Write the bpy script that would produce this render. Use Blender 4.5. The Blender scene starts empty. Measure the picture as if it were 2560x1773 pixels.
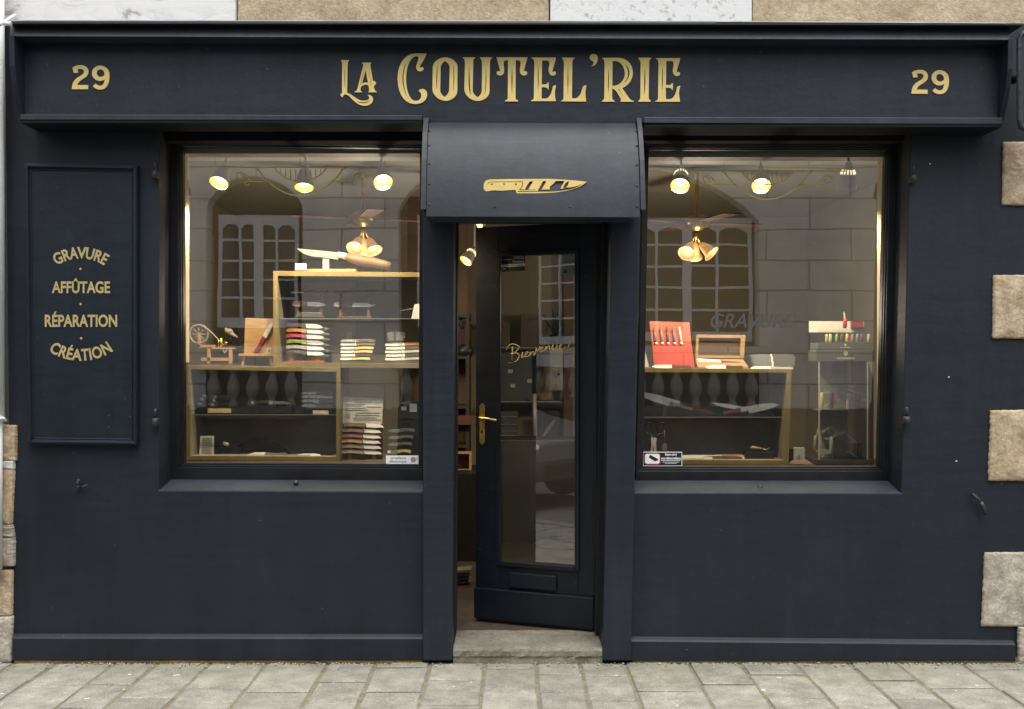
import bpy, bmesh, math, random
from mathutils import Vector, Matrix
from mathutils.geometry import tessellate_polygon
random.seed(29)
R = math.radians
sc = bpy.context.scene
COL = sc.collection

# ------------------------------------------------------------------ camera, sky, sun, exposure
D, F, CX, HY, CZ = 6.0, 2640.0, 1280.0, 900.0, 1.716      # distance to facade, focal (px of the photo), axis, horizon, eye height
cd = bpy.data.cameras.new("camera")
cd.sensor_width = 36.0; cd.lens = 36.0 * F / 2560.0
cd.shift_y = (HY - 886.5) / 2560.0
cd.clip_start = 0.05; cd.clip_end = 300
cam = bpy.data.objects.new("camera", cd); COL.objects.link(cam)
cam.location = (0, -D, CZ); cam.rotation_euler = (R(90), 0, 0)
sc.camera = cam

SUN_EL, SUN_AZ = R(66), R(168)          # azimuth from +Y, clockwise
world = bpy.data.worlds.new("World"); sc.world = world; world.use_nodes = True
nt = world.node_tree; nt.nodes.clear()
wo = nt.nodes.new('ShaderNodeOutputWorld'); bg = nt.nodes.new('ShaderNodeBackground')
sky = nt.nodes.new('ShaderNodeTexSky'); sky.sky_type = 'NISHITA'; sky.sun_disc = False
sky.sun_elevation = SUN_EL; sky.sun_rotation = SUN_AZ; sky.dust_density = 4.0; sky.air_density = 1.2
hs = nt.nodes.new('ShaderNodeHueSaturation'); hs.inputs['Saturation'].default_value = 0.42
nt.links.new(sky.outputs[0], hs.inputs['Color']); nt.links.new(hs.outputs[0], bg.inputs['Color'])
bg.inputs['Strength'].default_value = 0.15
nt.links.new(bg.outputs[0], wo.inputs[0])
sl = bpy.data.lights.new("sun", 'SUN'); sl.energy = 1.3; sl.angle = R(50); sl.color = (1.0, 0.96, 0.9)
so = bpy.data.objects.new("sun", sl); COL.objects.link(so)
sd = Vector((math.sin(SUN_AZ) * math.cos(SUN_EL), math.cos(SUN_AZ) * math.cos(SUN_EL), math.sin(SUN_EL)))
so.rotation_euler = sd.to_track_quat('Z', 'Y').to_euler(); so.location = (2, -8, 12)
vs = sc.view_settings
sc.display_settings.display_device = 'sRGB'
vs.view_transform = 'Standard'; vs.look = 'None'; vs.exposure = 0.95; vs.gamma = 1.0; vs.use_curve_mapping = False
cy = sc.cycles
cy.use_denoising = True; cy.max_bounces = 9; cy.diffuse_bounces = 4; cy.glossy_bounces = 4
cy.transparent_max_bounces = 14; cy.transmission_bounces = 4; cy.sample_clamp_indirect = 6.0; cy.caustics_reflective = False; cy.caustics_refractive = False

# ------------------------------------------------------------------ helpers
YOFF = 0.0            # set while the window displays are placed: they stand this much nearer the glass
def W(px, py, y=0.0):
    y = y + YOFF
    s = (D + y) / F
    return Vector(((px - CX) * s, y, CZ + (HY - py) * s))
def S(y=0.0): return (D + y + YOFF) / F

ORIG = {}
def link(o, parent=None, org=None):
    COL.objects.link(o)
    if parent is not None: o.parent = parent
    return o
def tag(o, label=None, cat=None, group=None, kind=None):
    if label: o['label'] = label
    if cat: o['category'] = cat
    if group: o['group'] = group
    if kind: o['kind'] = kind
    return o
def thing(name, label, cat, loc, group=None):
    o = bpy.data.objects.new(name, None); link(o)
    o.location = loc; o.empty_display_size = 0.05
    ORIG[o.name] = Vector(loc)
    return tag(o, label, cat, group)

class MB:
    def __init__(s): s.v = []; s.f = []; s.sm = []
    def face(s, pts, smooth=False):
        b = len(s.v); s.v += [Vector(p) for p in pts]; s.f.append(tuple(range(b, b + len(pts)))); s.sm.append(smooth)
    def raw(s, vs_, fs, smooth=False):
        b = len(s.v); s.v += [Vector(p) for p in vs_]
        for f in fs: s.f.append(tuple(i + b for i in f)); s.sm.append(smooth)
        return s
    def hexa(s, fr, bk):                    # fr, bk: 4 points each (TL,TR,BR,BL seen from the street)
        s.raw(list(fr) + list(bk), [(0, 3, 2, 1), (4, 5, 6, 7), (0, 1, 5, 4), (1, 2, 6, 5), (2, 3, 7, 6), (3, 0, 4, 7)])
        return s
    def box(s, x0, x1, y0, y1, z0, z1):
        fr = [(x0, y0, z1), (x1, y0, z1), (x1, y0, z0), (x0, y0, z0)]
        return s.hexa(fr, [(p[0], y1, p[2]) for p in fr])
    def px(s, cs, yf, yb):                  # four photo corners TL,TR,BR,BL measured at depth yf, straight back to yb
        fr = [W(c[0], c[1], yf) for c in cs]
        return s.hexa(fr, [Vector((p.x, yb + YOFF, p.z)) for p in fr])
    def pr(s, x0, y0, x1, y1, yf, yb): return s.px([(x0, y0), (x1, y0), (x1, y1), (x0, y1)], yf, yb)
    def poly(s, loops, yf, yb=None):        # loops of (X,Z); first outer, rest holes
        lp = [[Vector((p[0], p[1], 0)) for p in l] for l in loops]
        flat = [p for l in lp for p in l]; n = len(flat)
        tris = tessellate_polygon(lp)
        vs_ = [(p.x, yf, p.y) for p in flat]; fs = []
        for t in tris:
            a, b, c = (flat[i] for i in t)
            cr = (b.x - a.x) * (c.y - a.y) - (b.y - a.y) * (c.x - a.x)
            fs.append(tuple(t) if cr > 0 else tuple(reversed(t)))
        if yb is not None:
            vs_ += [(p.x, yb, p.y) for p in flat]
            fs += [tuple(i + n for i in reversed(f)) for f in fs]
            b = 0
            for li, l in enumerate(lp):
                k = len(l)
                ar = sum(l[i].x * l[(i + 1) % k].y - l[(i + 1) % k].x * l[i].y for i in range(k))
                for i in range(k):
                    q = (b + i, b + (i + 1) % k, b + (i + 1) % k + n, b + i + n)
                    ok = (ar > 0) == (li == 0)
                    fs.append(tuple(reversed(q)) if ok else q)
                b += k
        s.raw(vs_, fs); return s
    def pxpoly(s, loops, y, yb=None):
        return s.poly([[(W(p[0], p[1], y).x, W(p[0], p[1], y).z) for p in l] for l in loops], y + YOFF, None if yb is None else yb + YOFF)
    def tube(s, pts, r, n=10, cap=True):
        pts = [Vector(p) for p in pts]; rs = r if isinstance(r, (list, tuple)) else [r] * len(pts)
        b = len(s.v); prev = None
        for i, p in enumerate(pts):
            t = (pts[min(i + 1, len(pts) - 1)] - pts[max(i - 1, 0)])
            t = t.normalized() if t.length > 1e-9 else Vector((0, 0, 1))
            if prev is None:
                u = t.orthogonal().normalized()
            else:
                u = (prev - t * prev.dot(t)); u = u.normalized() if u.length > 1e-6 else t.orthogonal().normalized()
            prev = u; w = t.cross(u)
            for k in range(n):
                a = 2 * math.pi * k / n
                s.v.append(p + (u * math.cos(a) + w * math.sin(a)) * rs[i])
        for i in range(len(pts) - 1):
            for k in range(n):
                s.f.append((b + i * n + k, b + i * n + (k + 1) % n, b + (i + 1) * n + (k + 1) % n, b + (i + 1) * n + k)); s.sm.append(True)
        if cap:
            s.f.append(tuple(b + k for k in reversed(range(n)))); s.sm.append(False)
            e = b + (len(pts) - 1) * n
            s.f.append(tuple(e + k for k in range(n))); s.sm.append(False)
        return s
    def lathe(s, o, axis, prof, n=24):      # prof: (radius, distance along axis)
        o = Vector(o); a = Vector(axis).normalized(); u = a.orthogonal().normalized(); w = a.cross(u); b = len(s.v)
        for r, d in prof:
            for k in range(n):
                t = 2 * math.pi * k / n
                s.v.append(o + a * d + (u * math.cos(t) + w * math.sin(t)) * max(r, 1e-4))
        for i in range(len(prof) - 1):
            for k in range(n):
                s.f.append((b + i * n + k, b + i * n + (k + 1) % n, b + (i + 1) * n + (k + 1) % n, b + (i + 1) * n + k)); s.sm.append(True)
        return s
    def ball(s, o, r, n=12, sx=1, sy=1, sz=1):
        o = Vector(o); m = n // 2 + 1; b = len(s.v)
        for i in range(m + 1):
            ph = math.pi * i / m
            for k in range(n):
                t = 2 * math.pi * k / n
                s.v.append(o + Vector((math.sin(ph) * math.cos(t) * r * sx, math.sin(ph) * math.sin(t) * r * sy, math.cos(ph) * r * sz)))
        for i in range(m):
            for k in range(n):
                s.f.append((b + i * n + k, b + (i + 1) * n + k, b + (i + 1) * n + (k + 1) % n, b + i * n + (k + 1) % n)); s.sm.append(True)
        return s
    def ribbon(s, pts, wpx, y, th=0.0015, closed=False):   # flat band of photo-measured points on the plane y
        P = [W(p[0], p[1], y) for p in pts]; hw = wpx * S(y) / 2; n = len(P); L = []; Rr = []
        for i, p in enumerate(P):
            a = P[i - 1] if (i or closed) else p; c = P[(i + 1) % n] if (i < n - 1 or closed) else p
            t = (c - a); t.y = 0; t = t.normalized() if t.length > 1e-9 else Vector((1, 0, 0))
            nn = Vector((-t.z, 0, t.x)); w = hw[i] if isinstance(hw, list) else hw
            L.append(p + nn * w); Rr.append(p - nn * w)
        for i in range(n if closed else n - 1):
            j = (i + 1) % n; q = [L[i], L[j], Rr[j], Rr[i]]
            s.hexa(q, [Vector((v.x, y + YOFF + th, v.z)) for v in q])
        return s
    def build(s, name, mat, parent=None, bev=0, org=None, seg=2, smooth=False):
        if parent is not None: org = ORIG[parent.name]
        o_ = Vector(org) if org is not None else Vector((0, 0, 0))
        me = bpy.data.meshes.new(name); me.from_pydata([v - o_ for v in s.v], [], s.f)
        for p, k in zip(me.polygons, s.sm): p.use_smooth = k or smooth
        me.materials.append(mat); me.update()
        o = bpy.data.objects.new(name, me); link(o, parent)
        if parent is None: o.location = o_
        ORIG[o.name] = o_
        if bev:
            m = o.modifiers.new("bevel", 'BEVEL'); m.width = bev; m.segments = seg; m.limit_method = 'ANGLE'; m.angle_limit = R(40)
        return o

def qb(path, ox=0, oy=0, k=1.0, n=7):      # tiny path reader: M L Q C Z, returns loops in photo pixels
    out = []; tok = path.replace(',', ' ').split(); i = 0; cur = None; loop = []; cmd = None
    def num():
        nonlocal i
        v = (float(tok[i]) / k + ox, float(tok[i + 1]) / k + oy); i += 2; return v
    while i < len(tok):
        c = tok[i]
        if c[0] in 'MLQCZ':
            cmd = c[0]
            if len(c) > 1: tok[i] = c[1:]
            else: i += 1
            if cmd == 'Z':
                if loop: out.append(loop)
                loop = []; continue
        if cmd == 'M':
            if loop: out.append(loop)
            cur = num(); loop = [cur]; cmd = 'L'
        elif cmd == 'L': cur = num(); loop.append(cur)
        elif cmd == 'Q':
            a = num(); b = num()
            for t in range(1, n + 1):
                t /= n; loop.append(tuple((1 - t) ** 2 * cur[q] + 2 * t * (1 - t) * a[q] + t * t * b[q] for q in (0, 1)))
            cur = b
        elif cmd == 'C':
            a = num(); b = num(); c_ = num()
            for t in range(1, n + 1):
                t /= n; loop.append(tuple((1 - t) ** 3 * cur[q] + 3 * t * (1 - t) ** 2 * a[q] + 3 * t * t * (1 - t) * b[q] + t ** 3 * c_[q] for q in (0, 1)))
            cur = c_
    if loop: out.append(loop)
    res = []
    for l in out:
        l2 = [p for j, p in enumerate(l) if abs(p[0] - l[j - 1][0]) + abs(p[1] - l[j - 1][1]) > 1e-4]
        res.append(l2)
    return res

def text2d(body, bold=0.0, shear=0.0, extr=0.0):
    cu = bpy.data.curves.new("text", 'FONT'); cu.body = body; cu.size = 1; cu.offset = bold; cu.shear = shear; cu.resolution_u = 4
    ob = bpy.data.objects.new("text", cu); COL.objects.link(ob)
    dg = bpy.context.evaluated_depsgraph_get(); me = bpy.data.meshes.new_from_object(ob.evaluated_get(dg))
    vv = [(v.co.x, v.co.y) for v in me.vertices]; ff = [tuple(p.vertices) for p in me.polygons]
    bpy.data.objects.remove(ob); bpy.data.meshes.remove(me); bpy.data.curves.remove(cu)
    return vv, ff
def put_text(mb, body, x0, y0, x1, y1, y, bold=0.0, shear=0.0, fn=None):   # fit in a photo box on plane y (or through fn)
    vv, ff = text2d(body, bold, shear)
    ax = min(v[0] for v in vv); bx = max(v[0] for v in vv); ay = min(v[1] for v in vv); by = max(v[1] for v in vv)
    pts = []
    for u, v in vv:
        px = x0 + (u - ax) / (bx - ax) * (x1 - x0); py = y1 - (v - ay) / (by - ay) * (y1 - y0)
        pts.append(fn(px, py) if fn else W(px, py, y))
    fs = []
    for f in ff:
        a, b, c = pts[f[0]], pts[f[1]], pts[f[2]]
        fs.append(f if (b - a).cross(c - a).y < 0 else tuple(reversed(f)))
    mb.raw(pts, fs); return mb

# ------------------------------------------------------------------ materials
MATS = {}
def mat(name, col, rough=0.5, metal=0.0, var=0.0, vs_=6.0, bump=0.0, bs=60.0, spec=0.5, emit=None, es=0.0, col2=None, aniso=None):
    if name in MATS: return MATS[name]
    m = bpy.data.materials.new(name); m.use_nodes = True; t = m.node_tree; b = t.nodes['Principled BSDF']
    b.inputs['Base Color'].default_value = (*col, 1); b.inputs['Roughness'].default_value = rough; b.inputs['Metallic'].default_value = metal
    b.inputs['Specular IOR Level'].default_value = spec
    if emit: b.inputs['Emission Color'].default_value = (*emit, 1); b.inputs['Emission Strength'].default_value = es
    if var or bump:
        tc = t.nodes.new('ShaderNodeTexCoord')
        if var:
            n = t.nodes.new('ShaderNodeTexNoise'); n.inputs['Scale'].default_value = vs_; n.inputs['Detail'].default_value = 5; n.inputs['Roughness'].default_value = 0.6
            mp = t.nodes.new('ShaderNodeMapping')
            if aniso: mp.inputs['Scale'].default_value = aniso
            t.links.new(tc.outputs['Object'], mp.inputs[0]); t.links.new(mp.outputs[0], n.inputs['Vector'])
            r = t.nodes.new('ShaderNodeValToRGB'); r.color_ramp.elements[0].position = 0.32; r.color_ramp.elements[1].position = 0.7
            c0 = tuple(c * (1 - var) for c in col); c1 = col2 or tuple(min(1, c * (1 + var)) for c in col)
            r.color_ramp.elements[0].color = (*c0, 1); r.color_ramp.elements[1].color = (*c1, 1)
            t.links.new(n.outputs[0], r.inputs[0]); t.links.new(r.outputs[0], b.inputs['Base Color'])
            mr = t.nodes.new('ShaderNodeMapRange'); mr.inputs[3].default_value = max(0.02, rough - 0.08); mr.inputs[4].default_value = min(1, rough + 0.1)
            t.links.new(n.outputs[0], mr.inputs[0]); t.links.new(mr.outputs[0], b.inputs['Roughness'])
        if bump:
            n2 = t.nodes.new('ShaderNodeTexNoise'); n2.inputs['Scale'].default_value = bs; n2.inputs['Detail'].default_value = 6
            t.links.new(tc.outputs['Object'], n2.inputs['Vector'])
            bp = t.nodes.new('ShaderNodeBump'); bp.inputs['Strength'].default_value = bump; bp.inputs['Distance'].default_value = 0.01
            t.links.new(n2.outputs[0], bp.inputs['Height']); t.links.new(bp.outputs[0], b.inputs['Normal'])
    MATS[name] = m; return m

def paint_mat(name, col, rough=0.42, dirt=0.26):
    """old navy satin paint: broad faded clouds, fine orange-peel, a few chips and runs"""
    m = mat(name, col, rough); t = m.node_tree; b = t.nodes['Principled BSDF']; N = t.nodes.new; Lk = t.links.new
    tc = N('ShaderNodeTexCoord')
    n = N('ShaderNodeTexNoise'); n.inputs['Scale'].default_value = 1.4; n.inputs['Detail'].default_value = 7; n.inputs['Roughness'].default_value = 0.62
    mp = N('ShaderNodeMapping'); mp.inputs['Scale'].default_value = (1.3, 1, 0.7); Lk(tc.outputs['Object'], mp.inputs[0]); Lk(mp.outputs[0], n.inputs['Vector'])
    r = N('ShaderNodeValToRGB'); r.color_ramp.elements[0].position = 0.3; r.color_ramp.elements[1].position = 0.72
    r.color_ramp.elements[0].color = (*[c * (1 - dirt) for c in col], 1); r.color_ramp.elements[1].color = (*[c * (1 + dirt) for c in col], 1)
    Lk(n.outputs[0], r.inputs[0])
    mps = N('ShaderNodeMapping'); mps.inputs['Scale'].default_value = (1.2, 1.2, 14); Lk(tc.outputs['Object'], mps.inputs[0])
    st_ = N('ShaderNodeTexNoise'); st_.inputs['Scale'].default_value = 2.2; st_.inputs['Detail'].default_value = 8; st_.inputs['Roughness'].default_value = .7; Lk(mps.outputs[0], st_.inputs['Vector'])
    mpv = N('ShaderNodeMapping'); mpv.inputs['Scale'].default_value = (9, 9, .8); Lk(tc.outputs['Object'], mpv.inputs[0])
    sv = N('ShaderNodeTexNoise'); sv.inputs['Scale'].default_value = 1.6; sv.inputs['Detail'].default_value = 7; Lk(mpv.outputs[0], sv.inputs['Vector'])
    sm_ = N('ShaderNodeMath'); sm_.operation = 'MULTIPLY'; Lk(st_.outputs[0], sm_.inputs[0]); Lk(sv.outputs[0], sm_.inputs[1])
    srr = N('ShaderNodeMapRange'); srr.inputs[1].default_value = .14; srr.inputs[2].default_value = .38; srr.inputs[3].default_value = .86; srr.inputs[4].default_value = 1.2; Lk(sm_.outputs[0], srr.inputs[0])
    mxs = N('ShaderNodeMix'); mxs.data_type = 'RGBA'; mxs.blend_type = 'MULTIPLY'; mxs.inputs[0].default_value = 1; Lk(r.outputs[0], mxs.inputs[6]); Lk(srr.outputs[0], mxs.inputs[7])
    v = N('ShaderNodeTexNoise'); v.inputs['Scale'].default_value = 34; v.inputs['Detail'].default_value = 3
    r2 = N('ShaderNodeValToRGB'); r2.color_ramp.elements[0].position = 0.735; r2.color_ramp.elements[1].position = 0.765
    Lk(tc.outputs['Object'], v.inputs['Vector']); Lk(v.outputs[0], r2.inputs[0])
    mx = N('ShaderNodeMix'); mx.data_type = 'RGBA'; mx.inputs[7].default_value = (0.075, 0.08, 0.085, 1)
    Lk(r2.outputs[0], mx.inputs[0]); Lk(mxs.outputs[2], mx.inputs[6]); Lk(mx.outputs[2], b.inputs['Base Color']); b.inputs['Specular IOR Level'].default_value = .34
    mr = N('ShaderNodeMapRange'); mr.inputs[3].default_value = rough - 0.08; mr.inputs[4].default_value = rough + 0.14; Lk(st_.outputs[0], mr.inputs[0]); Lk(mr.outputs[0], b.inputs['Roughness'])
    n2 = N('ShaderNodeTexNoise'); n2.inputs['Scale'].default_value = 45; n2.inputs['Detail'].default_value = 8; Lk(tc.outputs['Object'], n2.inputs['Vector'])
    n3 = N('ShaderNodeTexNoise'); n3.inputs['Scale'].default_value = 5; n3.inputs['Detail'].default_value = 3; Lk(tc.outputs['Object'], n3.inputs['Vector'])
    ad = N('ShaderNodeMath'); ad.operation = 'MULTIPLY_ADD'; ad.inputs[1].default_value = 4.0; Lk(n3.outputs[0], ad.inputs[0]); Lk(n2.outputs[0], ad.inputs[2])
    bp = N('ShaderNodeBump'); bp.inputs['Strength'].default_value = 0.22; bp.inputs['Distance'].default_value = 0.004
    Lk(ad.outputs[0], bp.inputs['Height']); Lk(bp.outputs[0], b.inputs['Normal'])
    return m

def stone_mat(name, c0, c1, c2, sc_=9.0, bump=0.6, grain=70, rough=0.85):
    m = mat(name, c1, rough); t = m.node_tree; b = t.nodes['Principled BSDF']; N = t.nodes.new; Lk = t.links.new
    tc = N('ShaderNodeTexCoord'); n = N('ShaderNodeTexNoise'); n.inputs['Scale'].default_value = sc_; n.inputs['Detail'].default_value = 9; n.inputs['Roughness'].default_value = 0.68
    Lk(tc.outputs['Object'], n.inputs['Vector'])
    r = N('ShaderNodeValToRGB'); e = r.color_ramp.elements; e[0].position = 0.28; e[0].color = (*c0, 1); e[1].position = 0.72; e[1].color = (*c2, 1)
    k = e.new(0.5); k.color = (*c1, 1); Lk(n.outputs[0], r.inputs[0])
    g = N('ShaderNodeTexNoise'); g.inputs['Scale'].default_value = grain; g.inputs['Detail'].default_value = 6; g.inputs['Roughness'].default_value = 0.7; Lk(tc.outputs['Object'], g.inputs['Vector'])
    mr = N('ShaderNodeMapRange'); mr.inputs[1].default_value = 0.3; mr.inputs[2].default_value = 0.7; mr.inputs[3].default_value = 0.68; mr.inputs[4].default_value = 1.22; Lk(g.outputs[0], mr.inputs[0])
    mx = N('ShaderNodeMix'); mx.data_type = 'RGBA'; mx.blend_type = 'MULTIPLY'; mx.inputs[0].default_value = 1.0
    Lk(r.outputs[0], mx.inputs[6]); Lk(mr.outputs[0], mx.inputs[7]); Lk(mx.outputs[2], b.inputs['Base Color'])
    bp = N('ShaderNodeBump'); bp.inputs['Strength'].default_value = bump; bp.inputs['Distance'].default_value = 0.012
    Lk(g.outputs[0], bp.inputs['Height']); Lk(bp.outputs[0], b.inputs['Normal'])
    return m

def marble_mat(name, veins=True):
    m = mat(name, (0.72, 0.72, 0.7), 0.75); t = m.node_tree; b = t.nodes['Principled BSDF']; N = t.nodes.new; Lk = t.links.new
    tc = N('ShaderNodeTexCoord'); mp = N('ShaderNodeMapping'); mp.inputs['Scale'].default_value = (1.2, 1, 2.6) if veins else (6, 6, 6)
    mp.inputs['Rotation'].default_value = (0, R(-24), 0); Lk(tc.outputs['Object'], mp.inputs[0])
    n = N('ShaderNodeTexNoise'); n.inputs['Scale'].default_value = 3.2 if veins else 4.0; n.inputs['Detail'].default_value = 10; n.inputs['Roughness'].default_value = 0.65; n.inputs['Distortion'].default_value = 1.2 if veins else .4
    Lk(mp.outputs[0], n.inputs['Vector'])
    r = N('ShaderNodeValToRGB'); e = r.color_ramp.elements
    if veins:
        e[0].position = 0.36; e[0].color = (0.3, 0.28, 0.27, 1); e[1].position = 0.5; e[1].color = (0.6, 0.6, 0.585, 1)
        q = e.new(0.40); q.color = (0.52, 0.52, 0.51, 1); q = e.new(0.375); q.color = (0.4, 0.39, 0.37, 1)
    else:
        e[0].position = 0.33; e[0].color = (0.32, 0.31, 0.3, 1); e[1].position = 0.46; e[1].color = (0.58, 0.585, 0.58, 1)
    Lk(n.outputs[0], r.inputs[0]); Lk(r.outputs[0], b.inputs['Base Color'])
    bp = N('ShaderNodeBump'); bp.inputs['Strength'].default_value = 0.5; bp.inputs['Distance'].default_value = 0.006; Lk(n.outputs[0], bp.inputs['Height']); Lk(bp.outputs[0], b.inputs['Normal'])
    return m

def glass_mat(name, refl=.15, tint=(0.95, 0.96, 0.95), wave=.0011):
    m = bpy.data.materials.new(name); m.use_nodes = True; t = m.node_tree; t.nodes.clear(); N = t.nodes.new; Lk = t.links.new
    o = N('ShaderNodeOutputMaterial'); mx = N('ShaderNodeMixShader'); tr = N('ShaderNodeBsdfTransparent'); gl = N('ShaderNodeBsdfGlossy')
    tr.inputs[0].default_value = (*tint, 1); gl.inputs['Roughness'].default_value = 0.0; gl.inputs[0].default_value = (0.97, 0.97, 0.95, 1)
    fr = N('ShaderNodeFresnel'); fr.inputs[0].default_value = 1.5; mu = N('ShaderNodeMath'); mu.operation = 'ADD'; mu.inputs[1].default_value = refl; mu.use_clamp = True
    if wave:
        tc = N('ShaderNodeTexCoord'); n = N('ShaderNodeTexNoise'); n.inputs['Scale'].default_value = 2.2; n.inputs['Detail'].default_value = 1
        bp = N('ShaderNodeBump'); bp.inputs['Strength'].default_value = .5; bp.inputs['Distance'].default_value = wave
        Lk(tc.outputs['Object'], n.inputs['Vector']); Lk(n.outputs[0], bp.inputs['Height']); Lk(bp.outputs[0], gl.inputs['Normal'])
    Lk(fr.outputs[0], mu.inputs[0]); Lk(mu.outputs[0], mx.inputs[0]); Lk(tr.outputs[0], mx.inputs[1]); Lk(gl.outputs[0], mx.inputs[2]); Lk(mx.outputs[0], o.inputs[0])
    MATS[name] = m; return m

def slab_mat(name):
    m = mat(name, (0.3, 0.29, 0.26), 0.8); t = m.node_tree; b = t.nodes['Principled BSDF']; N = t.nodes.new; Lk = t.links.new
    tc = N('ShaderNodeTexCoord'); ge = N('ShaderNodeNewGeometry')
    n = N('ShaderNodeTexNoise'); n.inputs['Scale'].default_value = 7; n.inputs['Detail'].default_value = 9; n.inputs['Roughness'].default_value = 0.7; Lk(tc.outputs['Object'], n.inputs['Vector'])
    r = N('ShaderNodeValToRGB'); e = r.color_ramp.elements; e[0].position = 0.28; e[0].color = (0.15, 0.148, 0.126, 1); e[1].position = 0.75; e[1].color = (0.385, 0.378, 0.335, 1)
    q = e.new(0.5); q.color = (0.25, 0.245, 0.216, 1); Lk(n.outputs[0], r.inputs[0])
    mr = N('ShaderNodeMapRange'); mr.inputs[3].default_value = 0.8; mr.inputs[4].default_value = 1.1; Lk(ge.outputs['Random Per Island'], mr.inputs[0])
    mx = N('ShaderNodeMix'); mx.data_type = 'RGBA'; mx.blend_type = 'MULTIPLY'; mx.inputs[0].default_value = 1; Lk(r.outputs[0], mx.inputs[6]); Lk(mr.outputs[0], mx.inputs[7])
    g = N('ShaderNodeTexNoise'); g.inputs['Scale'].default_value = 140; g.inputs['Detail'].default_value = 5; Lk(tc.outputs['Object'], g.inputs['Vector'])
    gr = N('ShaderNodeMapRange'); gr.inputs[1].default_value = 0.3; gr.inputs[2].default_value = 0.7; gr.inputs[3].default_value = 0.6; gr.inputs[4].default_value = 1.28; Lk(g.outputs[0], gr.inputs[0])
    mx2 = N('ShaderNodeMix'); mx2.data_type = 'RGBA'; mx2.blend_type = 'MULTIPLY'; mx2.inputs[0].default_value = 1; Lk(mx.outputs[2], mx2.inputs[6]); Lk(gr.outputs[0], mx2.inputs[7])
    # moss film in patches along the wall foot
    ms = N('ShaderNodeTexNoise'); ms.inputs['Scale'].default_value = 1.6; ms.inputs['Detail'].default_value = 6; Lk(tc.outputs['Object'], ms.inputs['Vector'])
    sx = N('ShaderNodeSeparateXYZ'); Lk(tc.outputs['Object'], sx.inputs[0])
    yr = N('ShaderNodeMapRange'); yr.inputs[1].default_value = -0.55; yr.inputs[2].default_value = -0.02; yr.inputs[3].default_value = 0.0; yr.inputs[4].default_value = 0.42; Lk(sx.outputs[1], yr.inputs[0])
    ad = N('ShaderNodeMath'); ad.operation = 'ADD'; Lk(ms.outputs[0], ad.inputs[0]); Lk(yr.outputs[0], ad.inputs[1])
    mrr = N('ShaderNodeValToRGB'); mrr.color_ramp.elements[0].position = 0.62; mrr.color_ramp.elements[1].position = 1.0; mrr.color_ramp.elements[1].color = (0.38, 0.38, 0.38, 1); Lk(ad.outputs[0], mrr.inputs[0])
    mx3 = N('ShaderNodeMix'); mx3.data_type = 'RGBA'; mx3.inputs[7].default_value = (0.22, 0.22, 0.12, 1); Lk(mrr.outputs[0], mx3.inputs[0]); Lk(mx2.outputs[2], mx3.inputs[6])
    # pale droppings / worn spots
    vo = N('ShaderNodeTexNoise'); vo.inputs['Scale'].default_value = 15; vo.inputs['Detail'].default_value = 2; Lk(tc.outputs['Object'], vo.inputs['Vector'])
    vr = N('ShaderNodeValToRGB'); vr.color_ramp.elements[0].position = 0.72; vr.color_ramp.elements[1].position = 0.75; Lk(vo.outputs[0], vr.inputs[0])
    mx4 = N('ShaderNodeMix'); mx4.data_type = 'RGBA'; mx4.inputs[7].default_value = (0.6, 0.6, 0.56, 1); Lk(vr.outputs[0], mx4.inputs[0]); Lk(mx3.outputs[2], mx4.inputs[6])
    Lk(mx4.outputs[2], b.inputs['Base Color'])
    bp = N('ShaderNodeBump'); bp.inputs['Strength'].default_value = 0.5; bp.inputs['Distance'].default_value = 0.006; Lk(g.outputs[0], bp.inputs['Height']); Lk(bp.outputs[0], b.inputs['Normal'])
    return m

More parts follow.
